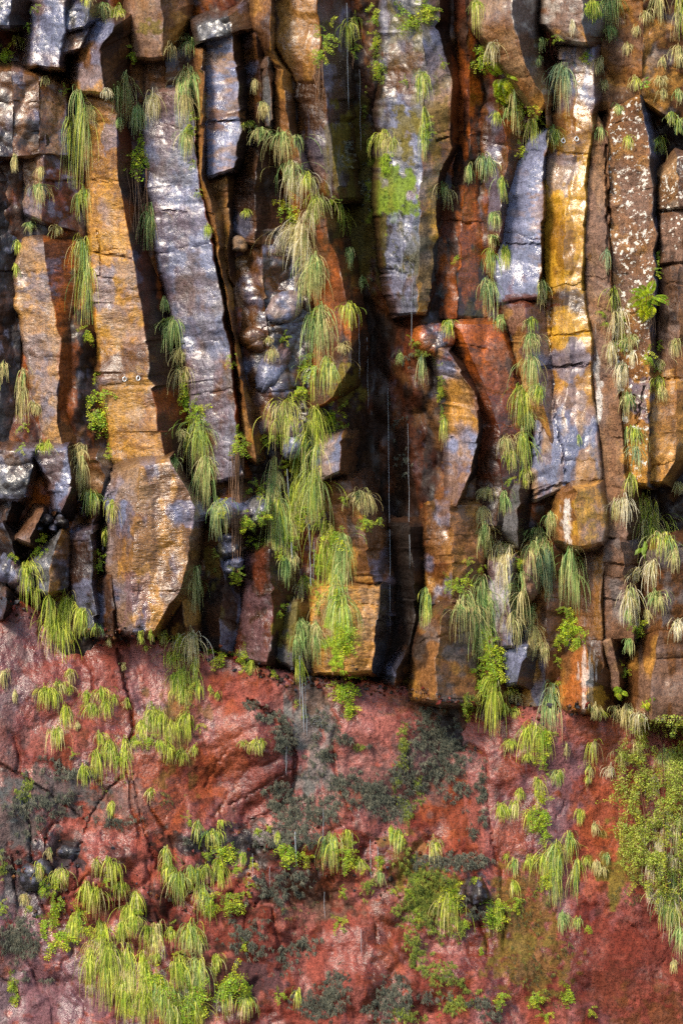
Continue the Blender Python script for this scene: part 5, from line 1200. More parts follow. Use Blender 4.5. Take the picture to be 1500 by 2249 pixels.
    ('in the large clump right of the red bank groove', [(336, 1560, 60, 82, 'y'), (310, 1588, 34, 44, 'y'), (376, 1588, 46, 52, 'y'), (410, 1572, 42, 64, 'y'), (350, 1630, 40, 36, 'y'), (370, 1642, 40, 42, 'y'), (402, 1652, 40, 34, 'y'), (426, 1642, 24, 34, 'ys'), (320, 1420, 12, 10, 'y'), ('f', 326, 1612, 44, 26), ('f', 295, 1615, 14, 14), ('f', 372, 1610, 14, 16), ('f', 437, 1588, 14, 26)]),
    ('in the large clump below the red bank groove', [(218, 1614, 42, 34, 'y'), (240, 1628, 50, 74, 'y'), (274, 1628, 46, 86, 'y'), (210, 1652, 50, 64, 'y'), (182, 1688, 38, 42, 'y'), (297, 1630, 22, 30, 'y'), (246, 1766, 20, 38, 'y'), (330, 1736, 22, 32, 'ys'), ('f', 258, 1655, 26, 34), ('f', 160, 1650, 10, 14)]),
    ('on the red ridge left of the falling water', [(562, 1632, 40, 44, 'ys'), (574, 1628, 24, 36, 'ys'), (532, 1630, 22, 12, 'ys')]),
    ('at the top of the red bank at right', [(1172, 1598, 62, 78, 'y'), (1226, 1698, 34, 34, 'yg'), (1122, 1630, 34, 34, 'y'), (1306, 1626, 34, 52, 'ys'), (1296, 1684, 20, 34, 'ys'), (1290, 1710, 14, 22, 'y'), (1245, 1640, 14, 30, 's'), (1160, 1660, 30, 20, 'y'), ('f', 1196, 1604, 36, 36), ('f', 1186, 1648, 28, 42), ('f', 1198, 1690, 10, 20)]),
    ('in the middle of the red bank at right', [(1180, 1714, 32, 70, 'ys'), (1140, 1738, 30, 34, 'y'), (1100, 1772, 38, 32, 'y'), (1132, 1762, 34, 44, 'ys'), (1166, 1786, 26, 40, 'y'), (1272, 1782, 22, 40, 'y'), (1304, 1812, 20, 26, 's'), ('f', 1188, 1760, 34, 90), ('f', 1112, 1775, 14, 14), ('f', 1190, 1830, 18, 30)]),
    ('in the green row low on the right red bank', [(1250, 1832, 28, 56, 'yg'), (1224, 1852, 48, 116, 'gy'), (1194, 1880, 40, 70, 'y'), (1160, 1886, 44, 38, 'y'), (1132, 1894, 30, 48, 'yg'), (1266, 1894, 36, 76, 'yg'), (1286, 1888, 22, 26, 'y'), (1312, 1898, 20, 30, 's'), (1335, 1880, 24, 26, 'g'), (1328, 1910, 24, 24, 's'), (1112, 1880, 16, 22, 'y'), ('f', 1192, 1920, 24, 50)]),
    ('in the dark pocket, low right red bank', [(1232, 2008, 24, 50, 'g'), (1270, 2022, 42, 36, 'yg'), (1126, 1940, 22, 34, 'y'), (1480, 2115, 22, 30, 's'), ('f', 1134, 1965, 18, 50), ('f', 1290, 2030, 16, 14)]),
    ('in the upper row of the bottom-left grass', [(84, 1902, 32, 40, 'ys'), (134, 1914, 46, 52, 'ys'), (210, 1892, 28, 38, 'ys'), (240, 1892, 46, 62, 'y'), (190, 1938, 48, 66, 'ys'), (216, 1956, 56, 86, 'y'), (262, 1944, 38, 56, 'y'), (296, 1960, 46, 84, 'y'), (52, 1970, 26, 30, 's'), (108, 1868, 20, 30, 's'),
                                                   ('f', 92, 1938, 36, 26), ('f', 126, 1924, 30, 34), ('f', 126, 1966, 30, 34), ('f', 60, 1985, 16, 26), ('f', 230, 1925, 20, 26), ('f', 292, 1990, 20, 36)]),
    ('in the slanting row right of the bottom-left grass', [(434, 1806, 34, 56, 'yg'), (464, 1832, 42, 48, 'yg'), (484, 1806, 30, 18, 'y'), (366, 1866, 34, 62, 'yg'), (364, 1900, 40, 66, 'y'), (392, 1922, 50, 62, 'yg'), (418, 1906, 34, 44, 'yg'), (438, 1946, 52, 94, 'yg'), (454, 1904, 26, 38, 'y'), (482, 1890, 30, 60, 'y'), (533, 1878, 24, 34, 'y'),
                                                             ('f', 418, 1795, 14, 20), ('f', 490, 1852, 52, 44), ('f', 448, 1868, 22, 22), ('f', 466, 1966, 30, 40), ('f', 500, 1962, 40, 44), ('f', 540, 1940, 20, 30), ('f', 520, 1900, 20, 26), ('f', 555, 1876, 14, 44)]),
    ('in the middle row of the bottom-left grass', [(300, 2022, 32, 34, 'y'), (344, 2034, 46, 72, 'ys'), (416, 2036, 58, 76, 'yg'), (436, 2060, 36, 56, 'yg'), (268, 2030, 40, 62, 'y'), (170, 2010, 40, 80, 'y'), (222, 2030, 50, 90, 'y'), (376, 2046, 24, 24, 'y'), (345, 2100, 32, 36, 'y'),
                                                    ('f', 106, 2014, 44, 40), ('f', 130, 2036, 50, 56), ('f', 168, 2004, 40, 40), ('f', 190, 2030, 26, 26), ('f', 322, 2034, 20, 24), ('f', 372, 2030, 14, 14), ('f', 394, 2088, 20, 20)]),
    ('in the lowest rows of the bottom-left grass', [(196, 2086, 50, 96, 'y'), (240, 2076, 60, 122, 'y'), (280, 2080, 58, 140, 'ys'), (312, 2096, 48, 96, 'y'), (392, 2110, 50, 84, 'y'), (430, 2112, 50, 92, 'yg'), (352, 2150, 62, 100, 'yg'), (316, 2160, 50, 110, 'y'), (386, 2186, 58, 92, 'yg'), (424, 2186, 50, 90, 'y'), (475, 2104, 36, 38, 'y'), (268, 2160, 40, 90, 'y'), (540, 2188, 36, 72, 'yg'), (490, 2170, 40, 70, 'yg'),
                                                     ('f', 332, 2130, 50, 44), ('f', 358, 2150, 40, 44), ('f', 430, 2176, 50, 50), ('f', 500, 2142, 56, 56), ('f', 400, 2212, 50, 40), ('f', 540, 2150, 24, 40), ('f', 288, 2200, 24, 36), ('f', 474, 2115, 20, 26)]),
    ('along the dark seam at the bottom centre', [(730, 1838, 56, 90, 'yg'), (762, 1830, 24, 46, 'y'), (610, 1832, 18, 36, 'y'), (790, 1890, 34, 36, 'y'), (876, 1828, 38, 60, 'yg'), (858, 1820, 18, 40, 'y'), (950, 1850, 34, 46, 'ys'), (836, 1920, 24, 40, 'g'), (985, 1966, 40, 80, 'ys'),
                                                  ('f', 626, 1850, 46, 50), ('f', 668, 1868, 22, 34), ('f', 758, 1858, 26, 60), ('f', 806, 1895, 24, 20), ('f', 562, 1818, 12, 24), ('f', 588, 1806, 12, 26), ('f', 880, 1832, 26, 26), ('f', 832, 1882, 26, 28), ('f', 752, 1948, 20, 24), ('f', 744, 2018, 30, 30), ('f', 866, 1945, 14, 18), ('f', 896, 1945, 24, 30), ('f', 915, 2005, 18, 24), ('f', 990, 1960, 44, 40), ('f', 918, 1920, 14, 14)]),
    ('in the hollow right of the bottom centre', [(1092, 1980, 24, 60, 'y'), ('f', 1084, 1985, 34, 60), ('f', 1020, 2015, 18, 22), ('f', 1048, 1925, 14, 16), ('f', 1056, 2080, 14, 20)]),
    ('at the bottom edge of the red bank', [(655, 2180, 30, 44, 'y'), ('f', 612, 2178, 26, 22), ('f', 535, 2070, 14, 14), ('f', 540, 2160, 20, 16), ('f', 1246, 2168, 34, 40), ('f', 1172, 2180, 40, 30), ('f', 1096, 2178, 20, 40), ('f', 1200, 2225, 24, 26), ('f', 1298, 2210, 14, 24), ('f', 24, 2150, 18, 34), ('f', 36, 2175, 14, 36), ('f', 4, 1978, 18, 34)]),
    ('over the shrub at the right edge', [(1366, 1658, 38, 56, 's'), (1396, 1636, 40, 44, 's'), (1342, 1688, 26, 34, 'w'), (1462, 1650, 44, 66, 'sg'), (1484, 1690, 46, 56, 's'), (1440, 1712, 36, 44, 'w'), (1466, 1780, 30, 40, 'w'), (1430, 1806, 26, 34, 'w'), (1414, 1832, 32, 46, 'w'), (1446, 1850, 36, 44, 'w'), (1464, 1816, 28, 36, 'w')]),
    ('below the shrub at the right edge', [(1492, 1796, 40, 110, 'wsg'), (1430, 1886, 34, 56, 'w'), (1452, 1904, 34, 50, 'w'), (1474, 1880, 40, 66, 'ws'), (1482, 1926, 54, 130, 'gws'), (1464, 1990, 56, 74, 'yg'), (1494, 2040, 40, 80, 'g'), (1425, 1950, 20, 36, 'w'), (1456, 1950, 30, 60, 'gw')]),
]
for where, items in LINES:
    T = sorted([q for q in items if q[0] != 'f'], key=lambda q: q[1])
    FN = sorted([q for q in items if q[0] == 'f'], key=lambda q: q[2])
    for i, (x, y, w, L, keys) in enumerate(T):
        wd = 'long ' if L > 85 else ('small ' if L < 35 else '')
        if len(where.split()) > 9: wd = ''
        cw = WORD[keys[0]] if len(set(keys)) == 1 else WORD[max(set(keys), key=keys.count)]
        lab = f"{wd}{cw} grass tuft {where}" if len(T) == 1 else f"{wd}{cw} grass tuft, {ordinal(i, len(T))}, {where}"
        if len(lab.split()) > 16: print('LONG', lab)
        tuft(x, y, w, L, keys, lab, 'grass tufts rooted in the cliff')
    for i, q in enumerate(FN):
        _, x, y, w, h = q[:5]
        kind = q[5] if len(q) > 5 else 'lace'
        rt = (q[6], q[7]) if len(q) > 7 else (0, 0)
        adj = 'feathery fern' if kind == 'feather' else ('bright fern with hanging roots' if rt[0] > 3 else 'bright yellow-green fern')
        lab = f"{adj} {where}" if len(FN) == 1 else f"{adj}, {ordinal(i, len(FN))}, {where}"
        fern(x, y, w, h, lab, 'ferns rooted in the cliff', kind, *rt)
# ------------------------------------------------------------------ moss
def moss(name, label, regions, cols, size=7.0, step=4.6, seed=1, strands=6, ns=1.0):
    rs = np.random.default_rng(seed)
    X = []; Y = []
    for (cx, cy, rx, ry, dens) in regions:
        n = int(math.pi * rx * ry / (step * step))
        r = np.sqrt(rs.random(n)); a = rs.random(n) * 2 * math.pi
        x = cx + rx * r * np.cos(a); y = cy + ry * r * np.sin(a)
        k = 0.5 * fbm(x / (24 * ns), y / (20 * ns), seed + 3, 3) + 0.5 * fbm(x / (9 * ns), y / (7 * ns), seed + 4, 2)
        keep = (k + (1 - r) * 0.30 > 0.86 - 0.36 * dens) & (rs.random(n) < smooth(0.82 - .36 * dens, 1.02 - .36 * dens, k + (1 - r) * .3))
        X.append(x[keep]); Y.append(y[keep])
    x = np.concatenate(X); y = np.concatenate(Y); n = len(x)
    sd = surf(x, y)
    P = W(x, y, sd)
    lump = fbm(x / 7, y / 7, seed + 8, 2)
    pal = np.array(cols)[rs.integers(0, len(cols), n)] * (0.55 + 0.9 * fbm(x / 16, y / 16, seed + 9, 3))[:, None]
    V = []; C = []
    for q in range(strands):
        L = size * M_PX * rs.uniform(.6, 1.5, n); w = L * rs.uniform(.13, .24, n)
        ax = rs.normal(0, .55, n); out = rs.uniform(.2, .9, n)
        d = np.stack((np.sin(ax), -out, -np.cos(ax) * rs.uniform(.2, 1.1, n)), -1); d /= np.linalg.norm(d, axis=1)[:, None]
        s = np.stack((np.cos(ax), 0 * ax, np.sin(ax)), -1)
        b = P + (rs.random((n, 3)) - .5) * size * M_PX * .9 + np.array((0, -1, 0)) * (lump * 0.022)[:, None]
        V.append(np.stack((b - s * w[:, None] * .5, b + s * w[:, None] * .5, b + d * L[:, None] + np.array((0, 0, -1)) * (L * .25)[:, None]), 1))
        C.append(np.repeat((pal * rs.uniform(.7, 1.35, n)[:, None])[:, None], 3, 1))
    V = np.concatenate(V).reshape(-1, 3); C = np.concatenate(C).reshape(-1, 3)
    me = mesh_np(name, V, np.arange(len(V)).reshape(-1, 3), 'moss', C, smooth_shade=False)
    o = link(name, me); o['label'] = label; o['kind'] = 'stuff'; o['category'] = 'moss'
    return o


moss('dark_moss', 'dark grey-green moss in mats on the red bank and down the chute', [
    (110, 1695, 120, 45, .4), (90, 1760, 110, 48, .5), (40, 1790, 60, 60, .5), (170, 1700, 50, 22, .7), (250, 1802, 70, 22, .45), (20, 1880, 40, 60, .35),
    (555, 1550, 40, 12, .8), (595, 1575, 34, 20, .8), (625, 1618, 30, 46, .95), (695, 1600, 26, 50, .35), (690, 1680, 34, 60, .5), (612, 1742, 40, 26, .85), (640, 1790, 46, 50, .95), (605, 1765, 30, 20, .7),
    (700, 1775, 60, 40, .7), (760, 1720, 70, 34, .7), (740, 1760, 60, 34, .6), (820, 1738, 60, 40, .85), (862, 1765, 50, 42, 1.0), (900, 1705, 50, 50, .85), (950, 1620, 70, 66, .75), (985, 1690, 60, 60, .65), (1005, 1640, 40, 60, .6), (940, 1570, 40, 20, .5), (1010, 1740, 40, 50, .45),
    (740, 1600, 24, 40, .5), (722, 1656, 20, 20, .9), (705, 1580, 30, 30, .6), (765, 1630, 26, 18, .6), (812, 1642, 10, 10, .9), (960, 1560, 30, 14, .3),
    (1005, 1890, 62, 24, .95), (930, 1885, 44, 28, .6), (660, 1838, 66, 28, .75), (590, 1850, 40, 24, .5), (600, 1960, 70, 50, .5), (540, 2060, 70, 60, .5), (650, 1930, 60, 40, .5), (660, 2080, 60, 60, .4), (620, 2110, 50, 40, .45),
    (740, 2170, 30, 70, .6), (700, 2200, 70, 46, .75), (860, 2190, 44, 56, .95), (830, 2225, 40, 30, .7), (965, 2190, 50, 18, .7), (1065, 2010, 44, 24, .85), (1020, 1985, 30, 18, .5), (1055, 2200, 40, 20, .8), (1075, 2225, 26, 40, .6), (1058, 1740, 14, 90, .6), (1040, 1830, 40, 34, .35), (1065, 1890, 30, 30, .4),
    (40, 2060, 46, 60, .8), (60, 2150, 30, 20, .4), (105, 2155, 14, 8, .9), (420, 1850, 60, 16, .3),
    (765, 330, 24, 70, .3), (800, 420, 30, 100, .3), (880, 500, 46, 60, .35), (900, 580, 40, 60, .4), (900, 800, 50, 60, .2), (870, 900, 40, 60, .15), (880, 1010, 46, 70, .2), (820, 830, 24, 50, .12)],
    [(0.070, 0.076, 0.052), (0.098, 0.100, 0.070), (0.040, 0.046, 0.032), (0.125, 0.118, 0.078)], 6.5, 3.6, 3, ns=.75)
moss('green_moss', 'green velvety moss cushions on the red bank and columns', [
    (950, 1955, 62, 60, .9), (920, 2010, 62, 46, .9), (985, 2040, 46, 40, .8), (910, 2080, 26, 50, .95), (900, 1900, 50, 40, .5), (975, 2140, 50, 30, .95), (930, 2110, 30, 30, .7), (1000, 2200, 70, 44, .6), (890, 2230, 60, 30, .5),
    (886, 1640, 16, 56, .95), (872, 1715, 13, 50, .9), (892, 1785, 16, 30, .95), (662, 1555, 20, 24, .6), (790, 1640, 15, 12, .95), (810, 1955, 20, 26, .8), (925, 1760, 30, 20, .6),
    (60, 1725, 16, 40, .85), (40, 1745, 14, 20, .6), (850, 440, 34, 60, .35), (868, 390, 24, 30, .35), (824, 90, 10, 90, .6), (838, 165, 12, 50, .5), (968, 860, 9, 80, .8), (926, 775, 22, 14, .8), (420, 1530, 28, 90, .45), (635, 1400, 20, 50, .4), (470, 1230, 12, 50, .3),
    (30, 2170, 14, 40, .6), (5, 1900, 14, 40, .6), (915, 1720, 20, 30, .5), (1030, 1550, 22, 30, .7), (800, 270, 12, 100, .5), (560, 1150, 30, 60, .4), (640, 1140, 26, 70, .4)],
    [(0.115, 0.150, 0.016), (0.16, 0.19, 0.02), (0.085, 0.125, 0.018), (0.20, 0.22, 0.03)], 5.5, 3.9, 9)
moss('bright_moss', 'vivid lime moss hanging under the lower grass stream and on the blocks', [
    (746, 1390, 22, 62, 1.0), (742, 1470, 20, 30, .8), (850, 350, 18, 30, 1.0), (1298, 22, 24, 26, .9), (700, 1240, 20, 60, .6), (640, 1170, 20, 50, .5), (935, 300, 14, 50, .5), (1365, 740, 10, 70, .6), (1250, 1390, 24, 36, .6)],
    [(0.22, 0.34, 0.012), (0.30, 0.40, 0.02), (0.16, 0.26, 0.01)], 6, 3.6, 14)
moss('olive_creeper', 'speckled olive creeping plants low on the red bank', [
    (1140, 2000, 70, 110, .5), (1170, 2120, 90, 80, .45), (1190, 2200, 70, 40, .4), (1220, 1960, 40, 40, .3), (1240, 2100, 30, 40, .3), (1390, 1950, 50, 40, .6), (260, 1740, 70, 60, .3), (370, 1750, 70, 60, .25), (620, 2000, 200, 60, .2)],
    [(0.070, 0.075, 0.020), (0.050, 0.055, 0.02), (0.16, 0.17, 0.03), (0.09, 0.06, 0.02)], 5, 5.2, 21, 4)


# ------------------------------------------------------------------ shrub at the right edge
def shrub():
    rs = np.random.default_rng(77)
    org = W(1450, 1990, surf(1450, 1990))
    o = bpy.data.objects.new('shrub', None); COL.objects.link(o); o.location = org
    tag(o, 'yellow-green small-leaved shrub spreading over the red bank at the right edge', 'shrub')
    lx = lambda y: np.interp(y, [1580, 1600, 1640, 1700, 1760, 1830, 1890, 1930, 1975, 2000], [1400, 1378, 1362, 1346, 1342, 1346, 1362, 1386, 1425, 1450])
    base = [(1400, 1625, 50, 44), (1470, 1615, 60, 40), (1540, 1640, 60, 60), (1385, 1700, 46, 46), (1450, 1690, 54, 50), (1520, 1720, 56, 60), (1378, 1770, 40, 46), (1430, 1770, 46, 46), (1490, 1790, 50, 50), (1382, 1840, 38, 42), (1430, 1850, 46, 46), (1480, 1870, 46, 46), (1400, 1900, 34, 34), (1450, 1920, 44, 44), (1560, 1840, 50, 70), (1500, 1950, 44, 40)]
    for (cx, cy, rx, ry) in base:
        n = int(rx * ry * 0.8)
        r = np.sqrt(rs.random(n)); a = rs.random(n) * 6.2832
        x = cx + rx * 1.12 * r * np.cos(a); y = cy + ry * 1.12 * r * np.sin(a)
        k = fbm(x / 22, y / 30, 31, 4)
        m = (k + .12 * rs.random(n) > 0.46) & (x > lx(y) + (fbm(y / 12, y * 0, 3, 2) - .5) * 22); x, y, k = x[m], y[m], k[m]; n = len(x)
        if not n: continue
        h = np.sqrt(np.clip(1 - ((x - cx) / rx / 1.15) ** 2 - ((y - cy) / ry / 1.15) ** 2, 0, 1))
        d = surf(x, y) + 0.03 + 0.12 * h * rs.uniform(.2, 1, n) + (k - .5) * 0.2
        P = W(x, y, d) - org
        sz = M_PX * rs.uniform(1.2, 3.0, n)
        nrm = np.stack((rs.normal(-.1, .9, n), -1 + rs.normal(0, .5, n), rs.normal(.6, .8, n)), -1); nrm /= np.linalg.norm(nrm, axis=1)[:, None]
        t = np.cross(nrm, rs.normal(0, 1, (n, 3))); t /= np.linalg.norm(t, axis=1)[:, None]
        u = np.cross(nrm, t)
        V = np.stack((P - t * sz[:, None], P + u * (sz * .45)[:, None], P + t * sz[:, None], P - u * (sz * .45)[:, None]), 1).reshape(-1, 3)
        pal = np.array([(0.32, 0.40, 0.045), (0.48, 0.52, 0.09), (0.16, 0.23, 0.025), (0.44, 0.46, 0.13), (0.22, 0.13, 0.05)])[rs.choice(5, n, p=[.32, .25, .22, .13, .08])] * (.55 + .9 * k)[:, None]
        link('foliage', mesh_np('foliage', V, np.arange(n * 4).reshape(-1, 4), 'fern', np.repeat(pal, 4, 0), smooth_shade=False), o)
    for k in range(170):
        y = rs.uniform(1588, 1985); x = rs.uniform(lx(y) - 4, 1530)
        X = np.array((rs.normal(-.25, .7), -rs.uniform(.3, 1), rs.normal(-.1, .6))); X /= np.linalg.norm(X)
        Z = np.array((rs.normal(0, .5), -.4, 1.0)); Z -= X * np.dot(X, Z); Z /= np.linalg.norm(Z); Yv = np.cross(Z, X)
        f = bpy.data.objects.new('sprig', FROND['sprig'][rs.integers(0, 8)]); COL.objects.link(f); f.parent = o
        f.rotation_mode = 'QUATERNION'; f.rotation_quaternion = Matrix(((X[0], Yv[0], Z[0]), (X[1], Yv[1], Z[1]), (X[2], Yv[2], Z[2]))).to_quaternion()
        f.location = W(x, y, surf(x, y) + rs.uniform(.05, .16)) - org; f.scale = (M_PX * rs.uniform(16, 32),) * 3
    for (x0, y0, x1, y1) in [(1392, 1640, 1440, 1930), (1450, 1620, 1465, 1960), (1370, 1720, 1420, 1900), (1500, 1650, 1490, 1960), (1410, 1700, 1445, 1950)]:
        strand(x1, y1, x0, y0, 2.6, rs, np.array((0.14, 0.06, 0.03)), 0.06, 'stem', o, org)
    return o


shrub()


# ------------------------------------------------------------------ broad-leaved seedlings and a dead fern
def seedling(x, y, w, label):
    rs = np.random.default_rng(int(x + y))
    org = W(x, y + w, surf(x, y + w))
    o = bpy.data.objects.new('leafy_seedling', None); COL.objects.link(o); o.location = org
    tag(o, label, 'seedling', 'broad-leaved seedlings')
    for k in range(9):
        a = rs.uniform(-2.9, .6); L = w * rs.uniform(.4, .62) * M_PX; wd = L * .42
        c = W(x + rs.normal(0, .12) * w, y + w * rs.uniform(-.1, .9), surf(x, y + w * .4) + .05 + .04 * rs.random()) - org
        d = np.array((math.cos(a), -.35, math.sin(a))); d /= np.linalg.norm(d)
        s = np.cross(d, np.array((0.1, -1, .4))); s /= np.linalg.norm(s)
        up = np.array((0, -.1, .1)) * L
        V = np.array((c, c + d * L * .4 + s * wd * .5, c + d * L * .75 + s * wd * .4, c + d * L + np.array((0, 0, -.2 * L)), c + d * L * .75 - s * wd * .4, c + d * L * .4 - s * wd * .5, c + d * L * .5 + up))
        Fq = np.array([(0, 1, 6), (1, 2, 6), (2, 3, 6), (3, 4, 6), (4, 5, 6), (5, 0, 6)])
        link('leaf', mesh_np('leaf', V, Fq, 'fern', np.tile(np.array((0.22, 0.34, 0.03)) * rs.uniform(.6, 1.4), (7, 1)), smooth_shade=False), o)
    strand(x, y + w * .9, x, y, 1.3, rs, np.array((.12, .14, .03)), .04, 'stem', o, org)


seedling(1415, 1188, 44, 'broad-leaved bright seedling among dry grass, right of the jointed column')
seedling(1416, 172, 22, 'small broad-leaved seedling in a dry tuft, top right corner')
rs_d = np.random.default_rng(4)
dead = bpy.data.objects.new('dead_fern', None); COL.objects.link(dead)
dorg = W(1208, 66, surf(1208, 66)); dead.location = dorg
tag(dead, 'withered red-brown fern hanging left of the squared overhanging block', 'dead fern')
for k in range(9):
    strand(1204 + rs_d.normal(0, 6), 60 + 14 * rs_d.random(), 1210 + rs_d.normal(0, 7), 110 + 24 * rs_d.random(), rs_d.uniform(1.2, 2.6), rs_d, np.array((.16, .05, .03)) * rs_d.uniform(.6, 1.4), .04, 'frond', dead, dorg)

# ------------------------------------------------------------------ threads of falling water
mw, nt, bs, out = new_mat('falling_water')
bs.inputs['Base Color'].default_value = (0.30, 0.33, 0.36, 1); bs.inputs['Roughness'].default_value = 0.25
bs.inputs['Transmission Weight'].default_value = 0.2; bs.inputs['IOR'].default_value = 1.33
wn_ = nt.nodes.new('ShaderNodeTexNoise'); wn_.inputs['Scale'].default_value = 30
wb_ = nt.nodes.new('ShaderNodeBump'); wb_.inputs['Strength'].default_value = 0.4; wb_.inputs['Distance'].default_value = 0.01
nt.links.new(wn_.outputs[0], wb_.inputs['Height']); nt.links.new(wb_.outputs[0], bs.inputs['Normal'])
MAT['water'] = mw
rs_w = np.random.default_rng(12)


def trickle(x0, y0, x1, y1, r, label):
    S = max(6, int((y1 - y0) / 10))
    s = np.linspace(0, 1, S)
    px = x0 + (x1 - x0) * s + (fbm(s * 6 + x0, s * 0, 3, 2) - .5) * 2.5; py = y0 + (y1 - y0) * s
    d = surf(px, py) + 0.03
    d = np.maximum.accumulate(np.maximum(d, d[0])) if (y1 - y0) < 140 else np.convolve(np.pad(np.maximum(d, np.median(d)), 3, 'edge'), np.ones(7) / 7, 'valid')
    P = W(px, py, d)
    a = np.linspace(0, 2 * math.pi, 5, endpoint=False); off = np.stack((np.cos(a), np.sin(a), 0 * a), -1)
    rr = 0.75 * r * M_PX * (0.7 + 0.4 * fbm(s * 14 + x0, s * 0 + 2, 7, 2)) * np.minimum(1, (1 - s) * 6 + .15)
    V = (P[:, None] + off[None] * rr[:, None, None]).reshape(-1, 3)
    i = (np.arange(S - 1) * 5)[:, None]; j = np.arange(5)[None]
    Fq = np.stack((i + j, i + (j + 1) % 5, i + 5 + (j + 1) % 5, i + 5 + j), -1).reshape(-1, 4)
    o = link('water_trickle', mesh_np('water_trickle', V, Fq, 'water'))
    tag(o, label, 'water trickle', 'thin threads of falling water')


WORD_LR = ['leftmost', 'second from left', 'third from left', 'fourth from left', 'fifth from left', 'sixth from left', 'seventh from left', 'eighth from left', 'ninth from left', 'tenth from left', 'eleventh from left']
for where, items in [
    ('over the wet brown face at the top centre', [(762, 5, 766, 240, 1.2), (790, 150, 792, 330, .8)]),
    ('beside the mossy light blue column', [(882, 520, 883, 640, .8), (905, 590, 903, 760, .8)]),
    ('in the dark central chute', [(788, 690, 790, 830, .8), (806, 740, 809, 900, .9), (852, 850, 858, 1390, .9), (896, 930, 900, 1250, .8)]),
    ('in the lower long grass stream', [(631, 1030, 642, 1240, 2.2), (679, 1150, 684, 1300, 1.6), (690, 1190, 688, 1280, 1.0), (662, 1425, 668, 1610, 2.2), (658, 1440, 660, 1560, 1.2), (670, 1500, 674, 1620, 1.2)]),
    ('near the dark seam, bottom centre', [(629, 1640, 629, 1705, .9), (554, 1875, 556, 1925, .7), (648, 1828, 652, 1905, 2.0), (710, 1778, 710, 1850, .8), (774, 1830, 774, 1880, .7), (813, 1845, 815, 1930, .9), (829, 1860, 831, 1912, .8), (592, 1905, 592, 1950, .7), (712, 1960, 713, 2020, .8), (793, 2040, 794, 2105, .8)]),
]:
    for i, q in enumerate(sorted(items)):
        trickle(*q, f'thin thread of water, {WORD_LR[i]}, {where}')
# spray where the main thread strikes the bank
sv = []; sf = []
for k in range(110):
    x = 696 + rs_w.normal(0, 9); y = 1596 + rs_w.normal(0, 18); r = M_PX * rs_w.uniform(.35, .9)
    c = W(x, y, surf(x, y) + rs_w.uniform(.02, .2))
    b = len(sv)
    sv += [c + np.array(v) * r for v in ((1, 0, 0), (-1, 0, 0), (0, 1, 0), (0, -1, 0), (0, 0, 1.6), (0, 0, -1.6))]
    sf += [(b + i, b + j, b + 4) for i, j in ((0, 2), (2, 1), (1, 3), (3, 0))] + [(b + j, b + i, b + 5) for i, j in ((0, 2), (2, 1), (1, 3), (3, 0))]
sp = link('water_spray', mesh_np('water_spray', np.array(sv), np.array(sf), 'water'))
sp['kind'] = 'stuff'; sp['label'] = 'spray of droplets where the water strikes the red bank'


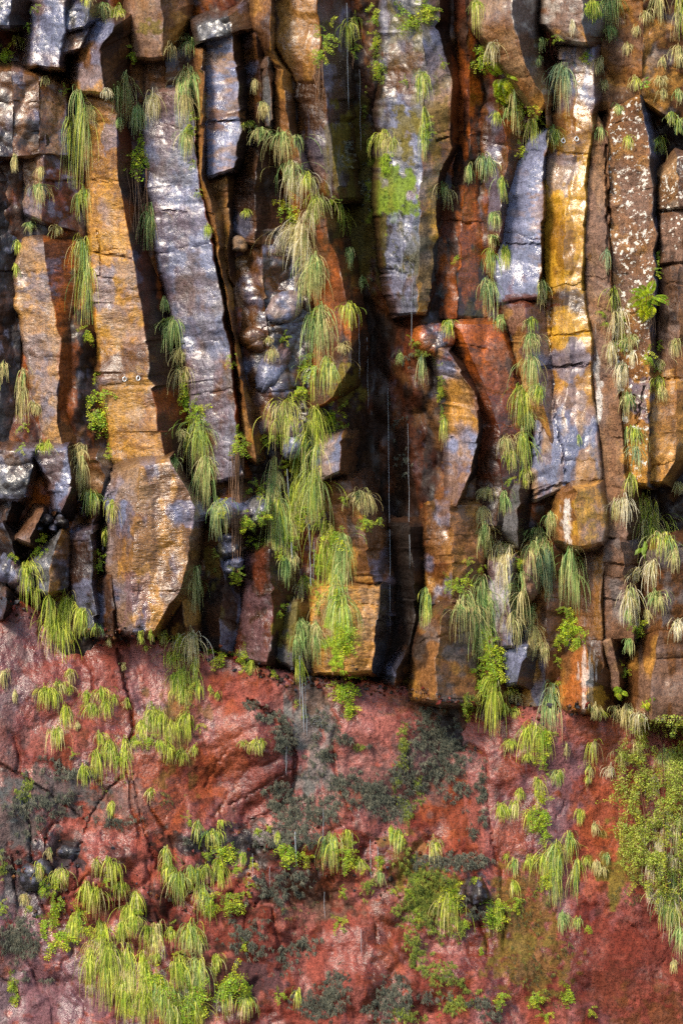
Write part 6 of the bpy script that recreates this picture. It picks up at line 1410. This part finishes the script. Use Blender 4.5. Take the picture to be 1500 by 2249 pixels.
# ------------------------------------------------------------------ small steel rings bolted to the columns
def ring(x, y, label):
    d = float(surf(x, y)); c = W(x, y, d + .012)
    o = bpy.data.objects.new('anchor_ring', None); COL.objects.link(o); o.location = c
    tag(o, label, 'anchor ring', 'steel rings bolted to the rock')
    V = []; Fq = []
    A, B = 14, 6
    for i in range(A):
        for j in range(B):
            t = 2 * math.pi * i / A; p = 2 * math.pi * j / B
            r = 0.020 + 0.0055 * math.cos(p)
            V.append((r * math.cos(t), -0.012 + 0.0055 * math.sin(p), r * 1.25 * math.sin(t) - .006))
            Fq.append((i * B + j, i * B + (j + 1) % B, ((i + 1) % A) * B + (j + 1) % B, ((i + 1) % A) * B + j))
    link('ring', mesh_np('ring', np.array(V), np.array(Fq), 'steel'), o)
    V = []; Fq = []
    for k, (yy, r) in enumerate(((.03, .009), (-.02, .009), (-.024, .006), (-.024, .0005))):
        for j in range(6):
            V.append((r * math.cos(j * 1.0472), yy, .022 + r * math.sin(j * 1.0472)))
            if k: Fq.append(((k - 1) * 6 + j, (k - 1) * 6 + (j + 1) % 6, k * 6 + (j + 1) % 6, k * 6 + j))
    link('bolt', mesh_np('bolt', np.array(V), np.array(Fq), 'steel', smooth_shade=False), o)


ring(274, 832, 'left one of two steel rings bolted low on the tall ochre column')
ring(304, 830, 'right one of two steel rings bolted low on the tall ochre column')
ring(1237, 308, 'left one of two steel rings bolted high on the gold column')
ring(1266, 304, 'right one of two steel rings bolted high on the gold column')

# ------------------------------------------------------------------ crumbled rock along the foot of the columns and in the dark seam
rs_g = np.random.default_rng(8)
gv = []; gf = []; gc = []
PTS = [(rs_g.uniform(-60, 1560), None) for _ in range(620)] + [(rs_g.uniform(20, 1000), 1) for _ in range(420)]
oct_v = np.array(((1, 0, 0), (-1, 0, 0), (0, 1, 0), (0, -1, 0), (0, 0, 1), (0, 0, -1)), float)
oct_f = ((0, 2, 4), (2, 1, 4), (1, 3, 4), (3, 0, 4), (2, 0, 5), (1, 2, 5), (3, 1, 5), (0, 3, 5))
for x, k in PTS:
    y = float(y_bank(x)) + rs_g.normal(2, 11) if k is None else 1925 + 40 * math.sin(x / 170) + rs_g.normal(0, 48)
    if k == 1 and fbm(np.array([x / 50]), np.array([y / 40]), 61, 2)[0] < .48: continue
    r = M_PX * rs_g.uniform(1.6, 5.5) * (1.0 if rs_g.random() < .85 else 1.7)
    c = W(x, y, float(surf(x, y)) + r / M_PX * .0008)
    v = oct_v * (r * rs_g.uniform(.5, 1.3, (6, 3))) @ np.linalg.qr(rs_g.normal(0, 1, (3, 3)))[0]
    b = len(gv); gv += list(c + v); gf += [tuple(b + i for i in f) for f in oct_f]
    cc = PAL[['dbrown', 'brown', 'dred', 'black', 'dgrey', 'drust'][rs_g.integers(0, 6)]] * rs_g.uniform(.7, 1.8)
    gc += [cc] * 6
rub = link('rubble', mesh_np('rubble', np.array(gv), np.array(gf), 'basalt', np.array(gc), np.full(len(gv), .5), smooth_shade=False))
rub['kind'] = 'stuff'; rub['label'] = 'crumbled dark rock along the foot of the columns and in the seam'; rub['category'] = 'rubble'
